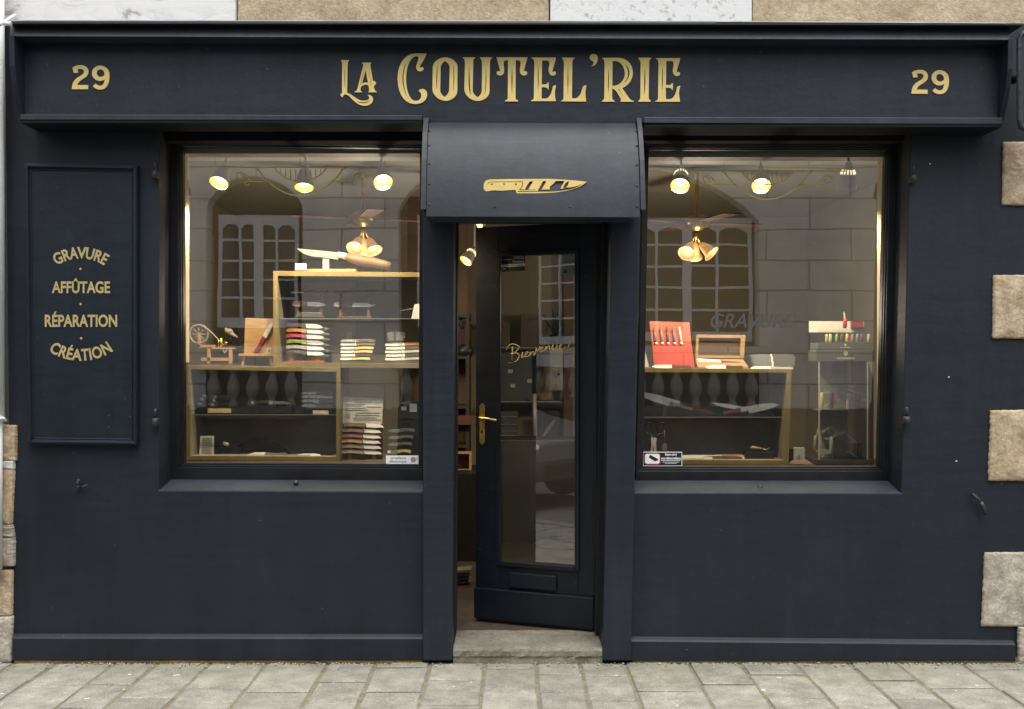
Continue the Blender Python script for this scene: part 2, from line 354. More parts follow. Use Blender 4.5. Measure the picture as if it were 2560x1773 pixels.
NAVY = (0.0082, 0.0117, 0.0175)
M = dict(
    paint=paint_mat('navy_paint', NAVY, 0.48), trim=paint_mat('navy_trim', (0.0122, 0.0165, 0.0235), 0.4, 0.25),  # trim navy is lightened in colour for the sky light on the sign
    panel=paint_mat('navy_panel', (0.0075, 0.0112, 0.0185), 0.42, 0.2), frame=mat('black_frame', (0.006, 0.007, 0.009), 0.38, var=0.3, vs_=8, bump=0.1, bs=40),
    door=paint_mat('door_paint', (0.0042, 0.007, 0.0122), 0.38, 0.2), metal=paint_mat('canopy_paint', (0.02, 0.0255, 0.034), 0.5, 0.38),
    gold=mat('gold_paint', (0.68, 0.53, 0.185), 0.42, 0.1, var=0.1, vs_=14), panelgold=mat('panel_gold', (0.38, 0.315, 0.14), 0.5, 0.05, var=0.1, vs_=14), grit=mat('grit_stone', (.3, .29, .25), .9, var=.4, vs_=40), golddull=mat('gold_vinyl', (0.56, 0.46, 0.2), 0.5, 0.05, var=0.12, vs_=10),
    edge=mat('brass_edge', (0.27, 0.215, 0.09), 0.45, 0.05, var=0.25, vs_=5), brass=mat('brass', (0.62, 0.45, 0.16), 0.3, 0.9, var=0.15, vs_=30),
    iron=mat('black_iron', (0.03, 0.032, 0.036), 0.5, 0.3, var=0.4, vs_=40, bump=0.3, bs=90),
    zinc=mat('zinc', (0.42, 0.43, 0.44), 0.45, 0.5, var=0.25, vs_=4), white=mat('white_paint', (0.74, 0.74, 0.72), 0.5, var=0.06, vs_=5),
    cream=mat('cream_lining', (0.62, 0.56, 0.44), 0.6, var=0.05, vs_=3), paper=mat('paper', (0.78, 0.79, 0.76), 0.7),
    ink=mat('grey_print', (0.3, 0.31, 0.31), 0.7), black=mat('black_print', (0.008, 0.008, 0.009), 0.5), wprint=mat('white_print', (0.82, 0.82, 0.82), 0.6),
    red=mat('red_print', (0.5, 0.05, 0.09), 0.5), steel=mat('blade_steel', (0.74, 0.75, 0.75), 0.35, 0.25, var=0.08, vs_=30), bladew=mat('bright_blade', (0.86, 0.87, 0.85), 0.42, 0.1),
    dsteel=mat('dark_steel', (0.2, 0.21, 0.21), 0.35, 0.6), wood=mat('pale_wood', (0.5, 0.32, 0.16), 0.55, var=0.22, vs_=9, aniso=(1, 1, 9)),
    dwood=mat('brown_wood', (0.13, 0.065, 0.04), 0.5, var=0.3, vs_=12, aniso=(1, 1, 8)), reveal_shade=mat('shade_black', (0.006, 0.007, 0.009), 0.8, spec=.15), case=mat('case_lining', (0.28, 0.265, 0.235), 0.6, var=0.15, vs_=5),  # matte black of the window heads paints in the shade under the fascia
    tan=mat('tan_board', (0.5, 0.4, 0.27), 0.65, var=0.08, vs_=6), blackp=mat('black_plastic', (0.012, 0.013, 0.014), 0.4, var=0.2, vs_=20),
    concrete=stone_mat('step_stone', (0.1, 0.098, 0.07), (0.185, 0.175, 0.14), (0.27, 0.255, 0.215), 6, 0.6, 60),
    tan_stone=stone_mat('tan_stone', (0.29, 0.225, 0.14), (0.41, 0.335, 0.22), (0.5, 0.425, 0.3), 5, 0.7, 50),
    quoin=stone_mat('quoin_stone', (0.27, 0.205, 0.125), (0.4, 0.315, 0.205), (0.53, 0.45, 0.33), 14, .5, 60),
    quoin_grey=stone_mat('grey_quoin_stone', (0.22, 0.195, 0.155), (0.35, 0.315, 0.26), (0.5, 0.46, 0.39), 14, .5, 60),
    marble=marble_mat('white_veined_stone', True), speck=marble_mat('white_speckled_stone', False),
    slab=slab_mat('paving_slab'), mortar=stone_mat('joint_mortar', (0.11, 0.1, 0.07), (0.2, 0.185, 0.13), (0.28, 0.26, 0.2), 20, 0.8, 120),
    asphalt=stone_mat('asphalt', (0.09, 0.09, 0.09), (0.12, 0.12, 0.12), (0.15, 0.15, 0.148), 4, 0.6, 200),
    ochre=stone_mat('ochre_foot', (0.03, 0.026, 0.015), (0.2, 0.12, 0.03), (0.33, 0.2, 0.05), 5, 0.6, 60),
    inwall=mat('shop_wall', (0.42, 0.365, 0.28), 0.8, var=0.06, vs_=2), inceil=mat('shop_ceiling', (0.42, 0.38, 0.3), 0.8), infloor=mat('shop_floor', (0.06, 0.048, 0.04), 0.5, var=0.25, vs_=8),
    glass=glass_mat('window_glass', .185), dglass=glass_mat('door_glass', .14), cglass=glass_mat('case_glass', .02, (0.92, 0.95, 0.94), 0),
    bulb=mat('bulb', (1, 0.9, 0.7), 0.4, emit=(1.0, 0.8, 0.45), es=3.2), lampshade=mat('amber_glass', (0.75, 0.5, 0.25), 0.4, emit=(1.0, 0.5, 0.16), es=.28),
    reflector=mat('lamp_reflector', (0.85, 0.68, 0.32), 0.35), shade=mat('white_enamel', (0.62, 0.6, 0.54), 0.4),
)

# ------------------------------------------------------------------ ground: mortar bed, street, pavement slabs
g = MB(); g.box(-120, 120, -120, 60, -0.3, -0.035); tag(g.build('ground', M['asphalt']), kind='structure')
g = MB(); g.box(-30, 30, -3.0, 0.0, -0.034, -0.030); tag(g.build('pavement_bed', M['mortar']), kind='structure')
g = MB(); g.box(-30, 30, -3.18, -3.0, -0.034, 0.004); tag(g.build('kerb', M['concrete'], bev=0.012), kind='structure')
jx = [-340, -215, -90, 39, 144, 289, 395.6, 526.7, 669, 822, 941.7, 1077, 1211, 1339.4, 1449, 1562, 1719, 1847, 1985.6, 2121.7, 2236.7, 2396.7, 2546.7, 2670, 2800, 2930]
rows = {4: [1717], 5: [1711], 6: [1744], 7: [1721], 8: [1731], 9: [1704, 1755], 10: [1669, 1729], 11: [1700, 1762], 12: [1671, 1729], 13: [1684, 1729], 14: [1690, 1750],
        15: [1729], 16: [1712], 17: [1687, 1745], 18: [1715], 19: [1700, 1746], 20: [1720], 21: [1674, 1724], 3: [1700, 1760], 22: [1716]}
g = MB()
for i in range(len(jx) - 1):
    x0 = (jx[i] - CX) / 440; x1 = (jx[i + 1] - CX) / 440
    ys = [0.0] + [CZ * F / (p - HY) - D for p in rows.get(i, [])]
    if len(ys) == 1: ys.append(-random.uniform(0.2, 0.45))
    while ys[-1] > -2.7: ys.append(ys[-1] - random.uniform(0.33, 0.5))
    ys[-1] = -2.995
    for a, b in zip(ys[:-1], ys[1:]):
        jw = random.uniform(.008, .0125); jy = 0.009; h = random.uniform(-0.003, 0.003); tl = [h + random.uniform(-0.0025, 0.0025) for _ in range(4)]
        j = lambda: random.uniform(-0.003, 0.003)
        X0, X1, Y0, Y1 = x0 + jw, x1 - jw, b + jy, a - jy
        c = 0.006; zt = tl
        bot = [(X0, Y0), (X1, Y0), (X1, Y1), (X0, Y1)]; bot = [(p[0] + j(), p[1] + j()) for p in bot]
        top = [(bot[0][0] + c, bot[0][1] + c), (bot[1][0] - c, bot[1][1] + c), (bot[2][0] - c, bot[2][1] - c), (bot[3][0] + c, bot[3][1] - c)]
        V = [(p[0], p[1], -0.0295) for p in bot] + [(p[0], p[1], z - 0.004) for p, z in zip(bot, zt)] + [(p[0], p[1], z) for p, z in zip(top, zt)]
        g.raw(V, [(8, 9, 10, 11)] + [(k, (k + 1) % 4, 4 + (k + 1) % 4, 4 + k) for k in range(4)] + [(4 + k, 4 + (k + 1) % 4, 8 + (k + 1) % 4, 8 + k) for k in range(4)])
tag(g.build('pavement', M['slab']), kind='structure')
g = MB()
for x in jx: q = (x - CX) / 440; g.box(q - .016, q + .016, -2.99, -.001, -.0295, -.0065)
tag(g.build('pavement_joints', M['mortar']), kind='structure')
# grit and crumbs along the wall foot
g = MB()
for k in range(420):
    x = random.uniform(-3.2, 3.2); y = -0.035 - abs(random.gauss(0, 0.05)); r = random.uniform(0.002, 0.007) * (1.4 if random.random() < .06 else 1)
    g.ball((x, y, 0.003 + r * 0.3), r, 6, random.uniform(.7, 1.6), random.uniform(.7, 1.4), .6)
tag(g.build('grit', M['grit']), 'loose grit and crumbs swept against the foot of the shopfront', 'grit', kind='stuff')

g = MB(); rnm = random.Random(7)
for k in range(260):
    c_ = rnm.choice([(330, 60), (560, 90), (790, 80), (930, 60), (1420, 40), (1700, 90), (2050, 120), (2380, 80)]); x = (rnm.gauss(c_[0], c_[1]) - CX) / 440
    if -.36 < x < .55 or abs(x) > 2.85: continue
    p = Vector((x, -.032 - abs(rnm.gauss(0, .012)), .002)); 
    for q in range(3): a_ = rnm.uniform(0, 6.28); t_ = p + Vector((math.cos(a_) * .01, math.sin(a_) * .006, rnm.uniform(.006, .02))); g.tube([p, t_], [.0022, .0006], 4)
tag(g.build('moss', mat('moss', (.06, .065, .025), .9, var=.4, vs_=30)), 'thin moss and weeds along the joint at the wall foot', 'moss', kind='stuff')
# ------------------------------------------------------------------ the shop building
shop = thing('shop_building', 'old stone shop building with navy painted ground floor around door and two display windows', 'building', (0, 0, 0))
HL = [(397, 300), (1058, 300), (1058, 1229), (397, 1226)]                       # left window opening, wall face
HR = [(1607, 300), (2277, 300), (2253, 1233), (1586, 1232)]
HD = [(1136, 543), (1529, 543), (1506, 1655), (1131, 1655)]
w2 = lambda l, y=0.0: [(W(p[0], p[1], y).x, W(p[0], p[1], y).z) for p in l]
mb = MB()
ztop = W(0, 58, 0).z
outer = [(-2.93, -0.03), (3.6, -0.03), (3.6, ztop), (W(10, 60).x, ztop)]
hd = w2(HD); hd[2] = (hd[2][0], 0.06); hd[3] = (hd[3][0], 0.06)
outer = [(W(28, 1655).x, -0.03), (hd[3][0], -0.03), hd[3][:1] + (0.0,), ]  # rebuilt below
outer = [(W(28, 1655).x, -0.03), (3.6, -0.03), (3.6, ztop), (W(10, 60).x, ztop)]
mb.poly([outer, w2(HL), w2(HR), hd], 0.0, 0.32)
mb.build('wall', M['paint'], shop, bev=0.006)
# side building shell behind the wall is the shop room (below); upper storeys of stone
zb = ztop + 0.002
def block(x0, x1, m, z1=None, y0=0.03, z0=None):
    a = MB(); a.box((x0 - CX) / 440 * 1.005 + 0.003, (x1 - CX) / 440 * 1.005 - 0.003, y0, 0.45, z0 if z0 is not None else zb - 0.05, z1 if z1 else zb + 0.34)
    a.build('stone_block', m, shop, bev=0.006)
block(-260, 592, M['marble'], y0=0.012); block(592, 1374, M['tan_stone'], y0=0.034); block(1374, 1880, M['speck'], y0=0.016); block(1880, 2860, M['tan_stone'], y0=0.03)
a = MB(); a.box(-3.5, 3.6, 0.03, 0.45, zb + 0.345, 8.2); a.build('upper_wall', M['tan_stone'], shop)
for k in range(3):
    a = MB(); a.box(-2.4 + 2.0 * k, -1.3 + 2.0 * k, -0.004, 0.028, 4.7, 6.3); a.build('upper_window_surround', M['marble'], shop)
# plinth either side of the door, with its chamfered ledge
def plinth(xa, xb, pt, pb, yf=-0.028):
    m = MB(); zt = W(0, pt[0], yf).z; zt2 = W(0, pt[1], yf).z; z0 = W(0, pb, yf).z
    X0, X1 = W(xa, 1600, yf).x, W(xb, 1600, yf).x; ch = 0.022
    prof = [(yf, z0), (yf, zt - 0.014), (yf + 0.006, zt - 0.004), (0.0, zt + 0.01), (0.004, z0)]
    prof2 = [(y, z + (zt2 - zt if z > 0.06 else 0)) for y, z in prof]
    A = [(X0, y, z) for y, z in prof]; B = [(X1, y, z) for y, z in prof2]; n = len(prof)
    m.raw(A + B, [tuple(range(n - 1, -1, -1)), tuple(range(n, 2 * n))] + [(i, (i + 1) % n, n + (i + 1) % n, n + i) for i in range(n)])
    return m.build('plinth', M['paint'], shop, bev=0.003)
plinth(31, 1058, (1591, 1592), 1651); plinth(1577, 2539, (1598, 1607), 1653)
for a_, b_ in ((40, 1056), (1580, 2540)):
    a = MB(); a.box(W(a_, 0).x, W(b_, 0).x, -0.022, -0.001, -0.02, 0.03); a.build('wall_foot', M['ochre'], shop)
# pillars
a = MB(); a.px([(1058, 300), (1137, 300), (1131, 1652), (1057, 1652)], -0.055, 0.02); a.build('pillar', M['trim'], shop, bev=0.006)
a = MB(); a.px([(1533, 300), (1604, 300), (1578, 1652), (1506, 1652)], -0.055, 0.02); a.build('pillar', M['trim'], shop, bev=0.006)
# sloping sills
def sill(cl, cr, zbk):
    m = MB(); A = W(*cl, 0.0); B = W(*cr, 0.0)
    f0, f1 = Vector((A.x, 0.0015, A.z)), Vector((B.x, 0.0015, B.z)); b0, b1 = Vector((A.x, 0.25, zbk)), Vector((B.x, 0.25, zbk + B.z - A.z))
    dn = Vector((0, 0, -0.007))
    m.raw([f0, f1, b1, b0, f0 + dn, f1 + dn, b1 + dn, b0 + dn], [(0, 1, 2, 3), (7, 6, 5, 4), (0, 4, 5, 1), (1, 5, 6, 2), (2, 6, 7, 3), (3, 7, 4, 0)])
    m.build('sloping_sill', M['metal'], shop, bev=0.0025)
sill((398, 1225), (1057, 1228), 1.022); sill((1587, 1231), (2252, 1232), 1.018)
for x, y in ((740, 1207), (1900, 1218)):
    m = MB(); p = W(x, y, 0.1); m.ball(p, 0.017, 14, 1, 1, .9); m.tube([p - Vector((0, 0, .03)), p], .011); m.build('shutter_stop', M['iron'], shop)
# pintles for the vanished shutters
for x, y in ((387, 425), (388, 1044), (2283, 436), (2267, 1040)):
    m = MB(); p = W(x, y, -0.03)
    m.tube([p + Vector((0, 0, -.003)), p + Vector((0, 0, .044)), p + Vector((0, 0, .05))], [.0085, .0085, .004])
    m.tube([p + Vector((0, 0, -.05)), p + Vector((0, 0, -.046)), p + Vector((0, 0, -.006)), p + Vector((0, 0, -.003))], [.012, .019, .019, .015], 12)
    m.box(p.x - .013, p.x + .013, -.03, .004, p.z - .045, p.z - .008)
    m.build('shutter_pintle', M['iron'], shop)
# shutter catches low on the wall
m = MB(); p = W(196, 1212, -.02); m.ball(p + Vector((0, 0, .022)), .011, 10); m.tube([p + Vector((0, .02, -.0)), p + Vector((0, -.01, 0)), p + Vector((0, -.012, .02))], .007); m.tube([p + Vector((0, -.004, -.03)), p + Vector((0, -.006, 0))], .008); m.tube([p + Vector((0, 0, -.012)), p + Vector((.03, -.004, -.01)), p + Vector((.055, .0, .0))], [.006, .006, .003]); m.build('shutter_catch', M['iron'], shop)
m = MB(); m.tube([W(2431, 1236, .0), W(2432, 1236, -.03), W(2445, 1247, -.034), W(2453, 1262, -.034)], [.006, .007, .009, .009]); m.tube([W(2451, 1255, -.036), W(2458, 1268, -.036), W(2464, 1286, -.034)], [.013, .014, .009]); m.build('shutter_catch', M['iron'], shop)
# screws / filled holes
for x, y in ((2325, 410), (2448, 411), (2372, 943), (2391, 1153)):
    m = MB(); m.ball(W(x, y, 0), .0045, 8, 1.3, .5, .8); m.build('screw_head', M['iron'] if x > 2440 else M['shade'], shop)

# rough corner stones
def rough(name, cs, m, yf, depth, jag=0.006, bulge=0.012, parent=shop, n=14, seed=0):
    n = 34
    rn = random.Random(seed); P = [W(c[0], c[1], yf) for c in cs]; nx, nz = n, n; mbb = MB(); V = []
    ph = [rn.uniform(0, 6.28) for _ in range(6)]
    for j in range(nz + 1):
        for i in range(nx + 1):
            u, v = i / nx, j / nz
            p = (P[0] * (1 - u) + P[1] * u) * (1 - v) + (P[3] * (1 - u) + P[2] * u) * v
            ed = min(u, 1 - u, v, 1 - v)
            e = rn.uniform(-1, 1) * jag * .4
            q = Vector((p.x + e * (1 if ed < .01 else .5), 0, p.z + rn.uniform(-1, 1) * jag * .2))
            hgt = 0 if ed < .001 else min(1, ed * 7) * bulge * (0.6 + 0.4 * math.sin(9 * u + ph[0]) * math.sin(8 * v + ph[1])) + rn.uniform(0, .0022) + .0022 * math.sin(31 * u + ph[2] + 5 * math.sin(9 * v)) * math.sin(27 * v + ph[3])
            q.y = yf - hgt; V.append(q)
    b = len(V); V += [Vector((q.x, yf + depth, q.z)) for q in V]
    w_ = nx + 1; fs = [(j * w_ + i, (j + 1) * w_ + i, (j + 1) * w_ + i + 1, j * w_ + i + 1) for j in range(nz) for i in range(nx)]
    rim = [i for i in range(w_)] + [j * w_ + nx for j in range(1, nz + 1)] + [nz * w_ + i for i in range(nx - 1, -1, -1)] + [j * w_ for j in range(nz - 1, 0, -1)]
    fs += [(rim[k], rim[(k + 1) % len(rim)], rim[(k + 1) % len(rim)] + b, rim[k] + b) for k in range(len(rim))]
    mbb.raw(V, fs); return mbb.build(name, m, parent, smooth=True)
rough('quoin', [(2509, 355), (2700, 353), (2700, 514), (2507, 513)], M['quoin'], -.012, .03, seed=1)
rough('quoin', [(2485, 688), (2700, 686), (2700, 848), (2483, 846)], M['quoin'], -.014, .03, seed=2)
rough('quoin', [(2478, 1026), (2700, 1024), (2700, 1204), (2472, 1202)], M['quoin'], -.014, .03, seed=3, jag=.009)
rough('quoin', [(2463, 1382), (2700, 1380), (2700, 1568), (2455, 1566)], M['quoin_grey'], -.014, .03, seed=4)
rough('quoin', [(2547, 1568), (2700, 1568), (2700, 1662), (2546, 1660)], M['quoin_grey'], -.02, .03, seed=5)
for k, (y0, y1, x1, x2, m) in enumerate(((1064, 1152, 38, 37, 'quoin'), (1153, 1172, 32, 33, 'marble'), (1173, 1312, 33, 26, 'quoin'), (1313, 1342, 28, 33, 'quoin_grey'), (1344, 1416, 34, 33, 'quoin_grey'), (1426, 1540, 28, 27, 'quoin'), (1542, 1656, 29, 25, 'quoin_grey'))):
    rough('quoin', [(-150, y0), (x1, y0), (x2, y1), (-150, y1)], M[m], -.03, .1, jag=.005, seed=20 + k, bulge=.015)

# ------------------------------------------------------------------ shop windows (part) > frame, pane, ornament, lettering (sub-parts)
GY = 0.27
def ring(A, B, yf, yb):
    m = MB()
    for i in range(4):
        j = (i + 1) % 4; a0, a1, b0, b1 = W(*A[i], yf), W(*A[j], yf), W(*B[i], yf), W(*B[j], yf)
        q = [a0, a1, b1, b0]; m.hexa(q, [Vector((p.x, yb + YOFF, p.z)) for p in q])
    return m
orn_parts = []
def ornament(cx, cyy):
    m = MB(); y = GY - .006; T = lambda l: [(cx + p[0], cyy + p[1]) for p in l]; wd = 2.7
    m.ribbon(T([(-196, -1), (-150, -.4), (150, .4), (196, 1)]), wd, y)
    half = [(-112, 1), (-104, 8), (-97, 17), (-89, 27), (-79, 36), (-68, 46), (-55, 55), (-40, 63), (-22, 69), (0, 71)]
    m.ribbon(T(half + [(-p[0], p[1]) for p in reversed(half[:-1])]), wd, y)
    sm = [(-65, 1), (-58, 11), (-48, 20), (-34, 28), (-18, 33), (0, 35)]
    m.ribbon(T(sm + [(-p[0], p[1]) for p in reversed(sm[:-1])]), wd, y)
    for k in range(-4, 5):
        x = k * 12.5; m.ribbon(T([(x, 6), (x, 35 - 33 * (abs(x) / 65) ** 2.1)]), 1.9, y)
    for sgn in (-1, 1):
        m.ribbon(T([(sgn * 79, 35), (sgn * 134, 35)]), 2.3, y)
        m.ribbon(T([(sgn * (134 + 5 * math.sin(t)), 40 - 5 * math.cos(t)) for t in [q * .5 for q in range(0, 10)]]), 1.8, y)
        m.ribbon(T([(sgn * 126, 34), (sgn * 133, 24), (sgn * 141, 15), (sgn * 150, 12)] + [(sgn * (152 + 8.5 * math.sin(t)), 20.5 - 8.5 * math.cos(t)) for t in [.2 + q * .45 for q in range(0, 11)]] + [(sgn * 151, 17)]), 2.2, y)
    return m
for a_, b_ in ((390, 1062), (1600, 2282)):
    m = MB(); m.pr(a_, 296, b_, 352, .10, .32); m.build('window_head', M['reveal_shade'], shop)
def shop_window(lab, hole, pane, orn):
    fr = thing('shop_window', lab, None, (0, 0, 0)); fr.parent = shop; del fr['label']; fr['label'] = lab
    o2 = [(hole[0][0] - 3, 345), (hole[1][0] + 3, 345), (hole[2][0] + 3, 1224), (hole[3][0] - 3, 1224)]
    def ins(k): return [(pane[0][0] + k, pane[0][1] + k), (pane[1][0] - k, pane[1][1] + k), (pane[2][0] - k, pane[2][1] - k), (pane[3][0] + k, pane[3][1] - k)]
    cx_, f_ = CX, (6 / 6.2)
    ou = [(cx_ + (p[0] - cx_) * 1.02, HY + (p[1] - HY) * 1.02) for p in o2]
    m = ring(ou, ins(-11), .205, .30)
    m2 = ring(ins(-14), ins(-5), .225, .298); m.v += []; b = len(m.v); m.v += m2.v; m.f += [tuple(i + b for i in f) for f in m2.f]; m.sm += m2.sm
    m2 = ring(ins(-8), ins(0), .246, .296); b = len(m.v); m.v += m2.v; m.f += [tuple(i + b for i in f) for f in m2.f]; m.sm += m2.sm
    o = m.build('frame', M['frame'], fr, bev=.004)
    p = MB(); P = ins(-6); q = [W(c[0], c[1], GY) for c in P]; p.face([q[3], q[2], q[1], q[0]]); p.build('pane', M['glass'], fr)
    ornament(*orn).build('ornament', mat('ornament_gold', (.74, .62, .24), .5), fr)
    return fr
PL = [(456, 365), (1050, 371), (1046, 1161), (460, 1158)]
PR = [(1622, 375), (2214, 376), (2196, 1167), (1608, 1167)]
wl = shop_window('display window with spinning grindstone model and knife racks behind it', HL, PL, (751, 418.5))
wr = shop_window('display window with red box and glass tower behind it', HR, PR, (1918.5, 427))
m = MB(); put_text(m, 'GRAVURE', 1776, 784, 1990, 820, GY - .005, .01, .3); m.build('lettering', mat('smoke_vinyl', (0.075, 0.073, 0.07), .6), wr)

# ------------------------------------------------------------------ door (part) > stiles, pane, handle, letter slot, kick board
door = thing('door', 'half-open glazed navy door swung inwards', None, (0, 0, 0)); door.parent = shop
H_ = Vector(((1492 - CX) * 6.32 / F, .32, 0)); E_ = Vector(((1189 - CX) * 6.61 / F, .61, 0)); DW = (H_ - E_).length; du = (H_ - E_) / DW; dn = Vector((du.y, -du.x, 0))   # dn faces the street
def U(px):
    k = (px - CX) / F       # (E.x+u*du.x) = k*(6+E.y+u*du.y)
    return (k * (D + E_.y) - E_.x) / (du.x - k * du.y)
def dp(u, z, o=0.0): q = E_ + du * u + dn * o; return Vector((q.x, q.y, z))
def zd(px, py): u = U(px); return CZ + (HY - py) * (D + (E_ + du * u).y) / F
def dbox(m, u0, u1, z0, z1, o0, o1):
    m.hexa([dp(u0, z1, o1), dp(u1, z1, o1), dp(u1, z0, o1), dp(u0, z0, o1)], [dp(u0, z1, o0), dp(u1, z1, o0), dp(u1, z0, o0), dp(u0, z0, o0)])
ZT, ZB = 2.545, 0.094
gu0, gu1 = U(1246), U(1445); gz1, gz0 = zd(1350, 631), zd(1340, 1416)
m = MB(); dbox(m, 0, gu0, ZB, ZT, -.04, 0); dbox(m, gu1, DW, ZB, ZT, -.04, 0); dbox(m, gu0, gu1, gz1, ZT, -.04, -.001); dbox(m, gu0, gu1, ZB, gz0, -.04, -.001)
m.build('leaf', M['door'], door, bev=.004)
m = MB(); e = .018
dbox(m, gu0 - .012, gu0 + e, gz0 - .012, gz1 + .012, -.001, .014); dbox(m, gu1 - e, gu1 + .012, gz0 - .012, gz1 + .012, -.001, .014)
dbox(m, gu0 + e, gu1 - e, gz1 - e, gz1 + .012, -.001, .0135); dbox(m, gu0 + e, gu1 - e, gz0 - .012, gz0 + e, -.001, .0135)
m.build('glazing_bead', M['door'], door, bev=.004)
m = MB(); m.face([dp(gu0, gz0, -.02), dp(gu1, gz0, -.02), dp(gu1, gz1, -.02), dp(gu0, gz1, -.02)]); m.build('pane', M['dglass'], door)
m = MB(); dbox(m, .0, DW - .012, ZB + .012, zd(1330, 1479), 0, .03); m.build('kick_board', M['door'], door, bev=.005)
m = MB(); dbox(m, U(1275), U(1393), zd(1330, 1471), zd(1330, 1434), 0, .022); m.build('letter_slot', M['door'], door, bev=.005)
hu = U(1206); hz0, hz1 = zd(1206, 1113), zd(1206, 1008)
m = MB(); lp = [(-.018, hz0 + .02), (0, hz0), (.018, hz0 + .02), (.018, hz1 - .02), (0, hz1), (-.018, hz1 - .02)]
fr_ = [dp(hu + a, z, .006) for a, z in lp]; bk_ = [dp(hu + a, z, .0) for a, z in lp]
m.raw(fr_ + bk_, [tuple(reversed(range(6)))] + [(i, (i + 1) % 6, 6 + (i + 1) % 6, 6 + i) for i in range(6)])
m.build('handle_plate', M['brass'], door, bev=.002)
hz = zd(1206, 1044)
m = MB(); m.tube([dp(hu, hz, .004), dp(hu, hz, .045), dp(hu + .012, hz, .052), dp(hu + .06, hz - .004, .052), dp(hu + .115, hz - .012, .05)], [.009, .008, .008, .007, .0065]); m.build('lever', M['brass'], door)
m = MB(); m.ball(dp(hu, hz0 + .085, .006), .008, 10, 1, .4, 1.6); m.build('keyhole', M['black'], door)
m = MB()                                                        # welcome in brush script on the glass
strokes = ["M655,390 Q700,250 830,330 Q800,400 745,420 M745,330 L735,500 M720,420 Q830,400 830,450 Q810,520 770,520 M870,400 L855,470 Q880,470 905,440", "M905,440 Q950,400 930,395 Q895,410 905,460 Q930,470 965,430", "M965,400 L960,460 Q985,390 1005,395 Q1010,430 1005,445 Q1030,440 1040,370",
           "M1040,350 Q1050,390 1055,400 Q1080,370 1085,330 M1090,385 Q1140,340 1115,335 Q1080,360 1100,400 Q1130,395 1160,350", "M1160,330 L1155,390 Q1180,320 1205,325 Q1205,370 1210,380 Q1230,370 1250,310", "M1250,310 Q1240,370 1260,375 Q1290,360 1300,305 Q1295,365 1315,370", "M1320,365 Q1375,310 1350,305 Q1310,330 1335,375 Q1370,370 1405,330", "M1470,250 L1435,350 M1437,368 L1434,378"]
for s_ in strokes:
    for l in qb(s_, 1130, 800, 4.988, 6):
        pts = [dp(U(p[0]), zd(p[0], p[1]), -.014) for p in l]; m.tube(pts, .0027, 5)
m.build('welcome_lettering', M['golddull'], door)

# door surround, step, threshold
m = MB(); m.px([(1131, 543), (1146, 543), (1141, 1585), (1129, 1585)], .22, .32); m.px([(1506, 543), (1530, 543), (1508, 1585), (1487, 1585)], .22, .30); m.box(W(1125, 0, .25).x, W(1530, 0, .25).x, .22, .32, 2.575, 2.72); m.px([(1490, 543), (1540, 543), (1520, 1585), (1474, 1585)], .325, .335); m.build('door_frame', M['frame'], shop, bev=.004)  # last strip is an added black filler stopping room light at the hinge
m = MB(); X0, X1 = W(1133, 1600, -.03).x, W(1506, 1600, -.03).x; nx, V, Fc = 26, [], []
prof = [(-.032, -.03), (-.034, .03), (-.040, .045), (-.041, .074), (-.034, .085), (-.02, .088), (.12, .087), (.36, .088)]
for i in range(nx + 1):
    for y, z in prof: V.append((X0 + (X1 - X0) * i / nx, y + random.uniform(-.004, .004) * (y < 0), z + random.uniform(-.0025, .0025)))
k = len(prof)
for i in range(nx):
    for j in range(k - 1): Fc.append((i * k + j, (i + 1) * k + j, (i + 1) * k + j + 1, i * k + j + 1))
m.raw(V, Fc); m.build('door_step', M['concrete'], shop)

# ------------------------------------------------------------------ fascia sign
sign = thing('fascia_sign', 'long navy fascia board with gold shop name and a house number at each end', 'shop sign', W(1280, 300, -.1))
yT, yBd = -.32, -.2
def L2(x, xa, ya, xb, yb): return ya + (yb - ya) * (x - xa) / (xb - xa)
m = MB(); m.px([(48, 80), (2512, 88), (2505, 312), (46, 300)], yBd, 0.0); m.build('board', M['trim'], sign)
# cornice: roof board + tilted face
m = MB(); m.px([(22, 53), (2558, 57.5), (2558, 64), (22, 60)], -.345, 0.03); m.build('roof_board', M['frame'], sign, bev=.003)
m = MB(); a, b, c, d_ = W(24, 63, -.285), W(2524, 70, -.285), W(2524, 100, -.325), W(24, 90.5, -.325)
bk = [Vector((p.x, yBd + .02, p.z)) for p in (a, b, c, d_)]; m.hexa([a, b, c, d_], bk); m.build('cornice', M['metal'], sign, bev=.003)
m = MB(); m.px([(22, 50), (1790, 52.5), (1790, 54.5), (22, 52.2)], -.33, 0.02); m.px([(1790, 52.5), (2515, 55.5), (2515, 58.6), (1790, 54.8)], -.348, 0.02); m.build('flashing', M['zinc'], sign)
